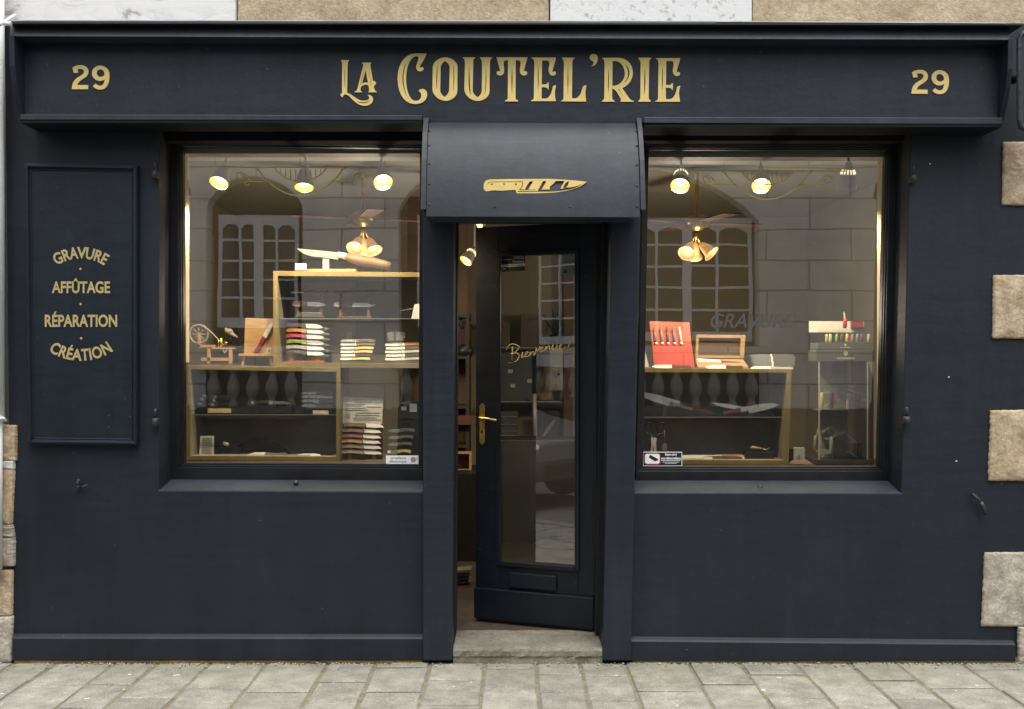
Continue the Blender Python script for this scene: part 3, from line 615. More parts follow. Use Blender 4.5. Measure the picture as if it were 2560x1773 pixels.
# curved end boards
def fin(xs, side):
    prof = [(88, -.325), (120, -.322), (165, -.315), (210, -.292), (250, -.258), (285, -.222), (302, -.205)]; m = MB(); n = len(prof); V = []
    Xo = W(xs[0], 88, -.325).x; Xi = W(xs[1], 88, -.325).x
    for x in (Xo, Xi):
        for py, y in prof: V.append((x, y, W(0, py + (8 if side > 0 else 0), y).z))
    for x in (Xo, Xi):
        for py, y in prof: V.append((x, yBd + .02 if False else -.06, W(0, py + (8 if side > 0 else 0), y).z))
    fs = [(i, i + 1, n + i + 1, n + i) for i in range(n - 1)] + [(i, 2 * n + i, 2 * n + i + 1, i + 1) for i in range(n - 1)] + [(n + i, n + i + 1, 3 * n + i + 1, 3 * n + i) for i in range(n - 1)] + [(0, n, 3 * n, 2 * n), (n - 1, 3 * n - 1, 4 * n - 1, 2 * n - 1)]
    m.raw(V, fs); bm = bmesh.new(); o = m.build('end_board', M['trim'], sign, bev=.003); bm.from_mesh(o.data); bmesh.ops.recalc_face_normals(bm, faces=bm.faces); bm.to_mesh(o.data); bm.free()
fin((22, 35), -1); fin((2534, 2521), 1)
for c_ in ([(49, 286), (1056, 288), (1056, 301), (49, 300)], [(1609, 292.5), (2507, 294), (2507, 311), (1609, 308)]):
    m = MB(); m.px(c_, -.225, -.02); m.build('bottom_rail', M['metal'], sign, bev=.004); q = [W(*p, -.225) for p in c_]; m = MB(); m.box(q[0].x + .004, q[1].x - .004, -.222, -.003, min(q[2].z, q[3].z) - .014, min(q[2].z, q[3].z) - .0005); m.build('shade_soffit', M['reveal_shade'], sign)  # black board added under the rail to hold the fascia's shade
for c_ in ([(52, 90), (55, 90), (55, 286), (52, 286)], [(2500, 96), (2503, 96), (2503, 294), (2500, 294)]):
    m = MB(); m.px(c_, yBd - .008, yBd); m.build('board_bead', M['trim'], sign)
# lettering
yL = yBd - .003
def A_(p, k=7): return qb(p, 840, 120, 9.604, k)
def B_(p): return qb(p, 1070, 130, 8.865, 7)
def C_(p): return qb(p, 1310, 120, 10.64, 7)
def D_(p): return qb(p, 1490, 120, 10.02, 7)
Lt = [
 A_("M108,292 L315,292 C315,315 285,312 285,350 C278,420 276,500 275,560 L266,1060 C266,1075 275,1080 300,1088 C400,1130 500,1240 600,1262 C680,1275 740,1265 775,1240 C810,1210 800,1160 755,1125 C830,1125 893,1170 890,1240 C885,1330 800,1390 690,1390 C560,1390 470,1310 400,1245 C340,1190 300,1120 230,1115 C190,1115 175,1135 165,1178 C150,1190 100,1160 108,1120 C112,1095 140,1085 150,1080 C140,1075 145,1000 143,900 L148,400 C146,320 135,315 118,312 Z M210,400 Q226,700 207,1010 Q194,700 210,400 Z M480,1270 Q680,1400 835,1250 Q690,1345 480,1270 Z"),
 A_("M625,352 L848,352 C845,375 822,375 822,400 L885,800 L910,785 C975,820 980,880 905,908 C920,990 935,1035 980,1055 L978,1066 L770,1066 L770,1052 C800,1045 795,1010 790,960 C785,910 780,890 740,885 C650,880 590,920 588,990 C588,1030 600,1045 625,1055 L622,1066 L445,1066 L445,1048 C480,1040 505,1010 515,980 L655,420 C660,380 640,375 628,370 Z M710,535 L768,832 C720,825 660,835 622,855 Z M672,505 Q640,720 568,950 Q612,720 672,505 Z M775,525 Q830,740 855,980 Q812,740 775,525 Z"),
 A_("M2175,132 L1900,130 C1650,140 1470,400 1478,740 C1485,1100 1640,1350 1900,1348 C2080,1345 2190,1250 2190,1110 C2190,1020 2120,980 2060,985 C2010,990 1985,1020 1985,1040 C2040,1060 2050,1110 2045,1170 C2030,1240 1980,1270 1900,1270 C1760,1260 1680,1000 1682,740 C1684,450 1780,200 1930,195 C1980,195 1990,230 1975,290 C1950,370 1925,400 1928,470 C1930,540 1980,565 2020,562 C2070,560 2105,530 2100,490 C2090,450 2040,450 2010,485 C2000,440 2030,400 2080,330 C2120,270 2150,200 2175,132 Z M1715,275 C1555,550 1535,900 1745,1245 C1572,920 1592,560 1715,275 Z"),
 B_("M380,120 C540,120 655,240 655,330 L648,880 C645,980 520,1085 390,1085 C240,1085 98,950 98,830 L105,340 C105,240 230,120 380,120 Z M378,200 C430,220 485,290 482,350 L468,850 C465,900 420,960 370,1000 C320,970 270,910 270,850 L280,350 C280,290 320,225 378,200 Z M210,250 Q166,550 192,860 Q209,550 210,250 Z M545,240 C592,330 594,750 550,910 C573,700 568,380 545,240 Z"),
 B_("M768,120 L1052,120 C1050,145 1005,135 1003,200 L990,850 C992,910 1040,970 1100,1002 C1150,975 1190,910 1192,860 L1198,280 C1195,160 1170,140 1145,135 L1145,120 L1425,120 C1422,150 1375,140 1372,230 L1362,880 C1358,990 1230,1088 1100,1088 C960,1088 805,960 805,830 L818,250 C815,150 790,145 768,132 Z M912,280 C892,600 888,900 955,960 C927,850 927,600 912,280 Z M1288,290 C1266,600 1288,850 1240,970 C1302,900 1297,600 1288,290 Z"),
 B_("M1520,120 L2205,120 L2120,430 C2150,415 2200,430 2200,465 C2195,510 2150,525 2125,522 C2060,515 2030,460 2035,400 C2040,320 2060,280 2052,230 C2045,190 2010,180 1945,182 L1940,1020 C1945,1060 1985,1065 1998,1080 L1995,1098 L1708,1098 L1705,1080 C1750,1065 1768,1045 1768,1000 L1772,182 C1720,180 1680,190 1675,230 C1668,290 1690,330 1688,400 C1690,480 1650,525 1590,522 C1540,518 1515,480 1520,455 C1530,415 1590,415 1610,455 Z M1862,320 Q1887,600 1860,950 Q1838,600 1862,320 Z"),
 C_("M200,255 L850,255 C830,400 780,480 748,655 C780,600 850,620 850,665 C845,720 790,738 760,736 C690,728 650,650 655,570 C660,480 685,430 675,385 C665,340 640,330 590,330 L482,330 L472,970 L560,970 C610,968 625,940 630,915 L660,925 L655,1110 L640,1105 C630,1070 600,1045 540,1045 L470,1045 L470,1345 L560,1348 C680,1345 740,1200 765,1040 C775,1000 800,995 858,998 C830,1080 815,1150 825,1250 C830,1340 845,1390 850,1415 L188,1415 L188,1395 C240,1385 262,1360 262,1320 L275,420 C272,320 260,280 200,268 Z M380,440 Q403,800 375,1150 Q352,800 380,440 Z"),
 C_("M1008,258 L1342,258 L1340,285 C1300,295 1288,330 1285,420 L1275,1300 C1278,1330 1285,1342 1320,1345 C1420,1350 1500,1290 1550,1080 C1565,1010 1590,995 1665,1000 C1640,1070 1630,1160 1640,1290 C1645,1370 1655,1400 1650,1427 L990,1420 L988,1400 C1035,1390 1052,1370 1052,1320 L1062,420 C1058,320 1040,290 1010,280 Z M1170,500 Q1195,850 1165,1260 Q1145,850 1170,500 Z"),
 C_("M1790,480 C1850,440 1880,380 1820,345 C1770,320 1745,290 1748,250 C1755,190 1800,157 1860,157 C1930,160 1970,220 1965,300 C1955,400 1890,480 1800,484 Z"),
 D_("M155,248 L560,245 C780,250 925,420 925,620 C920,810 800,950 655,1005 C720,1090 800,1230 860,1290 C885,1315 920,1320 942,1328 L940,1348 L610,1348 L612,1332 C635,1320 632,1310 620,1275 C560,1160 500,1030 405,1020 L405,1230 C408,1290 430,1310 468,1325 L465,1348 L148,1345 L145,1328 C190,1315 205,1290 208,1230 L215,400 C213,300 195,275 158,268 Z M415,325 L480,325 C620,330 720,480 725,640 C720,800 600,930 480,945 L408,950 Z M315,480 Q336,850 305,1150 Q289,850 315,480 Z M705,380 C880,520 905,760 650,930 C855,760 835,540 705,380 Z M540,1010 L705,1235 L578,1030 Z"),
 D_("M1065,245 L1385,245 L1383,275 C1340,290 1335,320 1332,400 L1318,1200 C1318,1280 1340,1310 1375,1325 L1372,1348 L1060,1345 L1058,1325 C1100,1310 1112,1280 1112,1200 L1118,400 C1115,320 1100,290 1068,275 Z M1225,470 Q1252,850 1215,1190 Q1193,850 1225,470 Z"),
]
Lt.append([[(p[0] + 310.5, p[1] + 1.5) for p in l] for l in Lt[6]])
for wd_ in (Lt[:2], Lt[2:]):
    m = MB()
    for lt in wd_: m.pxpoly(lt, yL - .002, yL + .003)
    m.build('lettering', M['gold'], sign)
two = qb("M345,320 C450,230 600,212 700,212 C880,220 1008,330 1005,480 C1000,620 930,690 800,770 C680,840 570,920 535,1030 L990,1035 L990,1205 L325,1200 C325,1050 360,880 520,750 C640,660 820,610 825,480 C820,400 740,365 680,365 C630,362 580,365 550,375 L580,525 L400,530 Z", 160, 150, 16.46)
nine = qb("M1190,1080 L1300,970 C1370,1040 1430,1070 1510,1065 C1620,1050 1660,930 1675,790 C1600,850 1520,865 1450,862 C1270,840 1150,700 1150,550 C1150,360 1300,235 1480,232 C1720,235 1870,400 1870,620 C1870,1000 1760,1220 1480,1222 C1360,1215 1260,1160 1190,1080 Z M1480,385 C1390,390 1345,460 1345,540 C1345,630 1420,700 1500,700 C1590,695 1665,640 1668,590 C1660,470 1590,385 1480,385 Z", 160, 150, 16.46)
for dx, dy in ((0, 0), (2099, 11.5)):
    m = MB()
    for gl in (two, nine): m.pxpoly([[(p[0] + dx, p[1] + dy) for p in l] for l in gl], yL - .002, yL + .003)
    m.build('house_number', M['gold'], sign)

# ------------------------------------------------------------------ curved canopy over the door
aw = thing('door_canopy', 'curved navy sheet-metal canopy over the door with a gold knife emblem and riveted edges', 'canopy', W(1332, 540, -.3))
prof = [(306, -.21), (312, -.235), (322, -.262), (338, -.292), (360, -.32), (390, -.348), (425, -.372), (465, -.392), (505, -.405), (541, -.412)]
def ay(py):
    for (p0, y0), (p1, y1) in zip(prof[:-1], prof[1:]):
        if p0 <= py <= p1: return y0 + (y1 - y0) * (py - p0) / (p1 - p0)
    return prof[-1][1]
XL, XR = W(1066, 541, -.412).x, W(1600, 541, -.412).x
m = MB(); n = len(prof); V = []
for x in (XL, XR):
    for py, y in prof: V.append((x, y, W(0, py + (2 if x > 0 else 0), y).z))
V += [(XL, -.395, V[n - 1][2]), (XR, -.395, V[2 * n - 1][2])]
m.raw(V, [(i, i + 1, n + i + 1, n + i) for i in range(n - 1)], True)
m.raw([V[n - 1], V[2 * n - 1], V[2 * n + 1], V[2 * n]], [(0, 3, 2, 1)])
zl = V[n - 1][2]; m.box(XL + .004, XR - .004, -.39, -.06, zl + .012, zl + .02); m.build('sheet', M['metal'], aw)
for X0, X1 in ((W(1052.5, 433, -.39).x, W(1066, 433, -.39).x), (W(1600, 433, -.39).x, W(1612.5, 433, -.39).x)):
    m = MB(); pf = [(294, -.225), (310, -.26), (330, -.3), (360, -.335), (400, -.37), (440, -.392), (480, -.408), (524, -.42)]; k = len(pf); V = []
    for x in (X0, X1):
        for py, y in pf: V.append((x, y, W(0, py, y).z))
        for py, y in pf: V.append((x, y + .03 if py > 300 else -.17, W(0, py, y).z))
    f = [(i, i + 1, 2 * k + i + 1, 2 * k + i) for i in range(k - 1)] + [(k + i, 3 * k + i, 3 * k + i + 1, k + i + 1) for i in range(k - 1)] + [(i, k + i, k + i + 1, i + 1) for i in range(k - 1)] + [(2 * k + i, 2 * k + i + 1, 3 * k + i + 1, 3 * k + i) for i in range(k - 1)] + [(0, 2 * k, 3 * k, k), (k - 1, 2 * k - 1, 4 * k - 1, 3 * k - 1)]
    m.raw(V, f); o = m.build('edge_strip', M['metal'], aw, bev=.002); bm = bmesh.new(); bm.from_mesh(o.data); bmesh.ops.recalc_face_normals(bm, faces=bm.faces); bm.to_mesh(o.data); bm.free()
    # cheek closing the side
    c = MB(); xm = (X0 + X1) / 2; PP = [(y + .012, W(0, py, y).z) for py, y in pf]; V = [(xm, y, z) for y, z in PP] + [(xm, -.05, PP[-1][1]), (xm, -.05, PP[0][1])]
    c.face(V); c.build('cheek', M['metal'], aw)
for x, ys in ((1073, (328, 364, 410, 461, 512)), (1592, (328, 365, 413, 465, 516))):
    for y in ys:
        m = MB(); m.ball(W(x, y, ay(y) + .001), .007, 10, 1, .75, 1); m.build('rivet', M['zinc' if False else 'iron'], aw)
for x in (1236, 1425):
    m = MB(); m.ball(W(x, 517, ay(517)), .0065, 10, 1, .7, 1); m.build('rivet', M['iron'], aw)
kn = qb("M145,300 C140,200 180,150 280,142 L940,135 L1300,133 C1600,135 1900,160 2128,190 C2000,310 1780,370 1500,395 C1250,410 1000,412 785,410 L755,345 C600,345 500,370 400,358 C300,345 270,372 200,372 C155,360 148,330 145,300 Z M1035,182 L1098,182 L1005,338 L940,338 C960,290 985,240 1035,182 Z M1290,175 L1355,175 L1260,340 L1425,335 L1415,290 C1430,270 1500,220 1535,172 L1700,172 L1620,322 L1672,322 C1680,260 1730,190 1780,178 C1785,230 1760,280 1720,300 C1850,300 1960,280 2070,205 C1950,320 1800,355 1500,378 L800,388 L800,370 L1180,368 L1195,340 Z M830,336 L1150,341 L1150,352 L830,352 Z M195,255 C230,200 260,190 300,188 L890,180 C918,230 902,290 848,338 L836,330 C888,285 898,235 882,193 L300,199 C260,201 235,216 200,258 Z M280,235 Q303,205 330,240 Q303,262 280,235 Z M515,232 Q537,202 563,236 Q540,258 515,232 Z M740,234 Q763,204 790,238 Q765,260 740,234 Z", 1190, 430, 7.683)
m = MB(); m.pxpoly(kn, ay(466) - .006, ay(466) + .02); m.build('knife_emblem', M['gold'], aw)

# ------------------------------------------------------------------ service panel on the left wall
pn = thing('service_panel', 'tall framed navy panel on the left wall listing four services in gold capitals', 'sign panel', W(200, 1113, -.02))
Pq = [(60, 408), (343, 413), (343, 1114), (68, 1111)]
def pin(k): return [(Pq[0][0] + k, Pq[0][1] + k), (Pq[1][0] - k, Pq[1][1] + k), (Pq[2][0] - k, Pq[2][1] - k), (Pq[3][0] + k, Pq[3][1] - k)]
m = MB(); m.px(pin(9), -.03, 0.0); m.build('board', M['panel'], pn)
m = ring(pin(0), pin(12), -.042, 0.002); 
for a, b, y in ((3, 9, -.052), (12.5, 17, -.036)):
    q = ring(pin(a), pin(b), y, -.02); o_ = len(m.v); m.v += q.v; m.f += [tuple(i + o_ for i in f) for f in q.f]; m.sm += q.sm
m.build('moulding', M['panel'], pn, bev=.003)
yp = -.0335
def arc_text(mb_, body, cxp, cyp, R_, x0, x1, h, up):
    def fn(px, py):
        t = (px - cxp) / R_; r = R_ + (-py if up else py)
        return W(cxp + r * math.sin(t), cyp - r * math.cos(t) if up else cyp + r * math.cos(t), yp)
    put_text(mb_, body, x0, -h / 2, x1, h / 2, yp, .028, 0, fn)
for k in range(4):
    m = MB()
    if k == 0: arc_text(m, 'GRAVURE', 201.5, 632 + 122, 122, 201.5 - 70, 201.5 + 70, 30, True)
    elif k == 1: put_text(m, 'AFFÛTAGE', 129.5, 696, 275, 733.5, yp, .028)
    elif k == 2: put_text(m, 'RÉPARATION', 112, 779, 293, 818, yp, .028)
    else: arc_text(m, 'CRÉATION', 202, 884 - 128, 128, 202 - 75, 202 + 75, 38, False)
    m.build('lettering', M['panelgold'], pn)
for x, y in ((201, 672.5), (201.5, 760.5), (203, 846)):
    m = MB(); m.pxpoly([[(x + 3.1 * math.cos(t * .52), y + 3.1 * math.sin(t * .52)) for t in range(12)]], yp); m.build('dot', M['panelgold'], pn)

# ------------------------------------------------------------------ neighbours and the far side of the street
nb = thing('neighbour_house', 'white rendered neighbouring house at the left edge of the shopfront', 'building', (-6, 0, 0))
a = MB(); a.box(-11, -2.99, .05, .5, -.03, 7.0); a.build('wall', M['white'], nb)
a = MB(); a.box(-11, -2.99, .0, .05, -.03, .5); a.build('plinth', M['quoin_grey'], nb)
nb2 = thing('stone_house', 'tan stone house beyond the right edge of the shopfront', 'building', (7, 0, 0))
a = MB(); a.box(3.61, 12, .0, .5, -.03, 7.0); a.build('wall', M['tan_stone'], nb2)
for k in range(2):
    a = MB(); a.box(4.6 + 3 * k, 5.8 + 3 * k, -.01, .02, 1.1, 3.0); w_ = a.build('window', M['white'], nb2)
    a = MB(); a.box(4.7 + 3 * k, 5.7 + 3 * k, -.016, -.011, 1.2, 2.9); a.build('pane', M['black'], w_)
dpp = thing('drain_pipe', 'white drainpipe running down the wall at the far left of the shopfront', 'pipe', W(-8, 1430, -.09))
a = MB(); a.tube([W(-14, -300, -.09), W(-14, 1042, -.09)], .052, 14); a.build('upper_pipe', M['white'], dpp)
a = MB(); a.tube([W(-22, 1030, -.09), W(-22, 1424, -.09)], .058, 14); a.build('lower_pipe', M['white'], dpp)
a = MB(); a.tube([W(-22, 1043, -.1), W(-22, 1055, -.1)], .064, 14); a.tube([W(-10, 1046, -.13), W(9, 1046, -.11), W(14, 1050, -.06), W(14, 1052, .0)], .008, 8); a.build('clip', M['white'], dpp)
cb = MB(); cb.tube([W(-60, 84, -.15), W(4, 60, -.2), W(24, 46, -.14), W(38, 38, .0)], .009, 8); cb.tube([W(8, 60, -.3), W(14, 58, -.36), W(28, 60, -.36)], .012, 8)
tag(cb.build('cable', M['white'], org=W(10, 62, -.2)), 'white cable tied at the upper left corner of the fascia', 'cable')
ib = thing('hanging_sign_bracket', 'black iron hanging sign bracket at the right end of the fascia', 'sign bracket', W(2570, 320, -.2))
a = MB(); pts = [(2620, 84), (2556, 84), (2549, 96), (2549, 300), (2554, 318), (2566, 324), (2640, 324)]
a.tube([W(p[0], p[1], -.3) for p in pts], .016, 10); a.build('frame', M['iron'], ib)
a = MB(); a.pr(2551, 96, 2640, 318, -.3, -.285); a.build('plate', M['blackp'], ib)
a = MB(); a.tube([W(2532, 200, -.22), W(2553, 194, -.3)], [.026, .012], 8); a.build('arm', M['iron'], ib)

# opposite building: dressed-stone front with arches, white French windows and a balustrade
def ashlar(name):
    m = mat(name, (0.5, 0.45, 0.38), 0.85); t = m.node_tree; b = t.nodes['Principled BSDF']; N = t.nodes.new; Lk = t.links.new
    tc = N('ShaderNodeTexCoord'); sp = N('ShaderNodeSeparateXYZ'); cb_ = N('ShaderNodeCombineXYZ'); Lk(tc.outputs['Object'], sp.inputs[0]); Lk(sp.outputs[0], cb_.inputs[0]); Lk(sp.outputs[2], cb_.inputs[1])
    br = N('ShaderNodeTexBrick'); br.inputs['Color1'].default_value = (0.70, 0.69, 0.655, 1); br.inputs['Color2'].default_value = (0.78, 0.77, 0.735, 1); br.inputs['Mortar'].default_value = (0.36, 0.335, 0.29, 1)
    br.inputs['Scale'].default_value = 1.0; br.inputs['Mortar Size'].default_value = 0.012; br.inputs['Brick Width'].default_value = 1.25; br.inputs['Row Height'].default_value = 0.455; Lk(cb_.outputs[0], br.inputs['Vector'])
    n = N('ShaderNodeTexNoise'); n.inputs['Scale'].default_value = 2.5; n.inputs['Detail'].default_value = 7; Lk(tc.outputs['Object'], n.inputs['Vector'])
    mr = N('ShaderNodeMapRange'); mr.inputs[3].default_value = .6; mr.inputs[4].default_value = 1.25; Lk(n.outputs[0], mr.inputs[0])
    mx = N('ShaderNodeMix'); mx.data_type = 'RGBA'; mx.blend_type = 'MULTIPLY'; mx.inputs[0].default_value = 1; Lk(br.outputs[0], mx.inputs[6]); Lk(mr.outputs[0], mx.inputs[7]); Lk(mx.outputs[2], b.inputs['Base Color'])
    bp = N('ShaderNodeBump'); bp.inputs['Strength'].default_value = .5; bp.inputs['Distance'].default_value = .02; bp.invert = True; Lk(br.outputs['Fac'], bp.inputs['Height']); Lk(bp.outputs[0], b.inputs['Normal'])
    return m
YO = -9.0
ASH = ashlar('ashlar'); BASE_ST = stone_mat('street_base_stone', (0.07, 0.065, 0.058), (0.12, 0.11, 0.1), (0.17, 0.16, 0.145), 3, .5, 30)
opp = thing('town_house', 'long pale ashlar town house with arched French windows across the street from the shop', 'building', (0, YO, 0))
def arch_loop(c, hw, z0, zs, za, n=14):
    L = [(c - hw, z0), (c + hw, z0), (c + hw, zs)]; rise = za - zs; Rr = (hw * hw + rise * rise) / (2 * rise); th = math.asin(min(1, hw / Rr))
    if rise > hw * .98: th = math.pi / 2
    for k in range(1, n): t = th - 2 * th * k / n; L.append((c + Rr * math.sin(t), za - Rr + Rr * math.cos(t)))
    L.append((c - hw, zs)); return L
bays = [(-3.79, .71, 4.0, 4.43), (-.82, .86, 3.9, 4.5), (1.86, 1.77, 3.78, 4.52)]
ALL = []
for k in range(-3, 1):
    for c, hw, zs, za in bays:
        if abs(c + 9.2 * k - 5.41) > .1: ALL.append((c + 9.2 * k, hw, zs, za))
xs0, xs1 = -34.0, 8.6
edges = sorted(ALL)
wall = MB(); cur = xs0
for c, hw, zs, za in edges:                          # wall built bay by bay so every opening is a real arch
    wall.poly([[(cur, 1.55), (c - hw, 1.55), (c - hw, 5.6), (cur, 5.6)]], YO, YO - .01) if False else None
    wall.box(cur, c - hw, YO - .45, YO, 1.0, 5.6)
    lp = arch_loop(c, hw, 1.0, zs, za)[2:]; top = [(c - hw, 5.6), (c + hw, 5.6)] ; L = [(c - hw, 5.6)] + list(reversed(lp)) + [(c + hw, 5.6)]
    for (xa, za_), (xb, zb_) in zip(L[1:-2], L[2:-1]):
        wall.hexa([(xa, YO, 5.6), (xb, YO, 5.6), (xb, YO, zb_), (xa, YO, za_)], [(xa, YO - .45, 5.6), (xb, YO - .45, 5.6), (xb, YO - .45, zb_), (xa, YO - .45, za_)])
    cur = c + hw
wall.box(cur, xs1, YO - .45, YO, 1.0, 5.6); wall.box(xs0, xs1, YO - .45, YO, 5.6, 6.6)
wall.build('wall', ASH, opp)
a = MB(); a.box(xs0, xs1, YO - .4, YO + .1, -.03, 1.0); a.build('plinth', BASE_ST, opp)
a = MB(); a.box(xs0, xs1, YO + .0, YO + .16, 5.5, 5.72); a.build('string_course', ASH, opp)
a = MB(); a.box(xs0, xs1, YO - .9, YO - .5, 1.0, 5.6); a.build('backing', M['black'] if False else mat('dark_room', (.03, .025, .02), .8), opp)
WPAINT = mat('window_white', (0.76, 0.77, 0.79), .5); PANE = mat('dark_pane', (.02, .017, .013), .12)
def french(c, hw, z0, z1, cols):
    fr = MB(); y0, y1 = YO - .30, YO - .24; r = .055
    fr.box(c - hw, c - hw + r, y0, y1, z0, z1); fr.box(c + hw - r, c + hw, y0, y1, z0, z1); fr.box(c - hw + r, c + hw - r, y0, y1, z1 - .09, z1); fr.box(c - hw + r, c + hw - r, y0, y1, z0, z0 + .14)
    xs_ = [c - hw + r + (2 * hw - 2 * r) * k / len(cols) for k in range(len(cols) + 1)] if isinstance(cols[0], int) else cols
    for k, x in enumerate(xs_[1:-1]):
        w_ = .07 if (k % 2 == 1) else .018; fr.box(x - w_, x + w_, y0 + .004, y1 + .01, z0 + .14, z1 - .09)
    nz = 5; zz = [z0 + .14 + (z1 - z0 - .23) * q / nz for q in range(1, nz)]
    for z in zz:
        for xa, xb in zip(xs_[:-1], xs_[1:]): fr.box(xa, xb, y0 + .008, y1 - .006, z - .017, z + .017)
    # rounded heads of the top lights
    for xa, xb in zip(xs_[:-1], xs_[1:]): fr.poly([[(xa, z1 - .09), (xa, z1 - .22), (xa + (xb - xa) * .3, z1 - .14), (xa + (xb - xa) * .7, z1 - .14), (xb, z1 - .22), (xb, z1 - .09)]], y1 - .002, y0 + .01)
    f_ = fr.build('window', WPAINT, opp)
    p = MB(); p.box(c - hw + .02, c + hw - .02, YO - .29, YO - .275, z0 + .05, z1 - .03); p.build('pane', PANE, f_)
bal_m = None
for c, hw, zs, za in edges:
    if hw < 1: french(c, min(hw - .08, .6), 2.2, 3.88, [1, 1, 1, 1])
    else: french(c + .3, 1.42, 2.0, 3.85, [1, 1, 1, 1, 1, 1])
    a = MB(); a.box(c - hw + .002, c + hw - .002, YO - .5, YO - .33, 3.6, za + .1); a.build('tympanum', mat('brown_stone', (.085, .07, .052), .8), opp)
    a = MB(); a.box(c - hw + .004, c + hw - .004, YO - .32, YO - .16, 1.0, 1.95); a.build('parapet', mat('parapet_stone', (.24, .205, .155), .85, var=.2, vs_=3), opp)
    a = MB(); a.box(c - hw - .08, c + hw + .08, YO + .003, YO + .2, 1.6, 1.92); a.build('sill_rail', ASH, opp)
    a = MB(); a.box(c - hw - .08, c + hw + .08, YO + .101, YO + .2, .86, 1.03); a.build('base_rail', BASE_ST, opp)
    nb_ = max(3, int(2 * hw / .262))
    for k in range(nb_):
        x = c - hw + (k + .5) * 2 * hw / nb_
        if bal_m is None:
            q = MB(); q.lathe((0, 0, 0), (0, 0, 1), [(.05, 0), (.07, .01), (.07, .06), (.04, .1), (.05, .14), (.085, .2), (.1, .28), (.08, .37), (.05, .45), (.045, .5), (.07, .52), (.07, .575)], 12)
            bal_o = q.build('baluster', mat('baluster_stone', (.36, .325, .27), .85), opp); bal_m = bal_o.data; bal_o.location = Vector((x, YO + .1, 1.03)) - ORIG['town_house']; 
            bal_m.transform(Matrix.Translation(ORIG['town_house']))
        elif abs(x) < 9:
            o = bal_o.copy(); COL.objects.link(o); o.location = Vector((x, YO + .1, 1.03)) - ORIG['town_house']

# a grey hatchback parked along the street, seen only as a reflection in the door glass
car = thing('parked_car', 'dark grey hatchback parked at the kerb, mirrored in the lower door glass', 'car', (-5.65, -4.35, -.03))
CARP = mat('car_paint', (.13, .135, .14), .3, .4); TYRE = mat('tyre', (.02, .02, .02), .8)
prof = [(-2.05, .32), (-2.08, .6), (-2.0, .95), (-1.85, 1.02), (-1.62, 1.4), (-1.3, 1.5), (-.2, 1.52), (.25, 1.42), (.95, 1.0), (1.6, .9), (1.98, .76), (2.08, .55), (2.05, .3)]
def inset(z): return .06 + max(0, z - .95) * .28
m = MB(); V = []
for sg in (-1, 1):
    for x, z in prof: V.append((car.location.x + x, car.location.y + sg * (.87 - inset(z)), z))
n = len(prof); m.raw(V, [tuple(range(n - 1, -1, -1)), tuple(range(n, 2 * n))] + [(i, (i + 1) % n, n + (i + 1) % n, n + i) for i in range(n)])
o = m.build('body', CARP, car, bev=.05, seg=3); bm = bmesh.new(); bm.from_mesh(o.data); bmesh.ops.recalc_face_normals(bm, faces=bm.faces); bm.to_mesh(o.data); bm.free()
for sg in (-1, 1):
    yy = lambda z: car.location.y + sg * (.885 - inset(z))
    for q in ([(-1.5, 1.02), (-1.38, 1.38), (-.45, 1.42), (-.45, 1.0)], [(-.38, 1.0), (-.38, 1.42), (.12, 1.36), (.72, 1.0)]):
        m = MB(); m.face([(car.location.x + x, yy(z), z) for x, z in (q if sg > 0 else q[::-1])]); m.build('side_window', M['black'], car)
    for xw in (-1.3, 1.25):
        cw = Vector((car.location.x + xw, car.location.y + sg * .70, .30)); m = MB(); m.lathe(cw, (0, sg, 0), [(.001, 0), (.31, 0), (.32, .03), (.32, .17), (.29, .2), (.2, .2)], 24); wh = m.build('wheel', TYRE, car)
        m = MB(); m.lathe(cw, (0, sg, 0), [(.2, .195), (.19, .205), (.06, .19), (.001, .2)], 16); m.build('rim', M['zinc'], wh)
    m = MB(); m.ball((car.location.x + 1.93, car.location.y + sg * .58, .68), .13, 12, .7, 1.1, .6); m.build('headlight', M['bladew'], car)
    m = MB(); m.box(car.location.x - .5, car.location.x - .36, car.location.y + sg * .83 - .02, car.location.y + sg * .83 + .02, .86, .89); m.build('door_handle', M['zinc'], car)
m = MB(); m.box(car.location.x + 2.05, car.location.x + 2.09, car.location.y - .5, car.location.y + .5, .36, .5); m.build('grille', M['black'], car)

# ------------------------------------------------------------------ the shop room behind the windows
IX0, IX1, IY0, IY1, IZ0, IZ1 = -2.75, 2.95, .325, 4.6, .085, 3.15
def st(n, m, *b): a = MB(); a.box(*b); return tag(a.build(n, m), kind='structure')
st('floor', M['infloor'], IX0, IX1, .30, IY1, -.1, IZ0)
st('ceiling', M['inceil'], IX0 - .1, IX1 + .1, IY0, IY1 + .1, IZ1, IZ1 + .1)
st('back_wall', M['inwall'], IX0, IX1, IY1, IY1 + .1, IZ0, IZ1)
st('side_wall', M['inwall'], IX0 - .1, IX0, IY0, IY1 + .1, IZ0, IZ1); st('side_wall', M['inwall'], IX1, IX1 + .1, IY0, IY1 + .1, IZ0, IZ1)
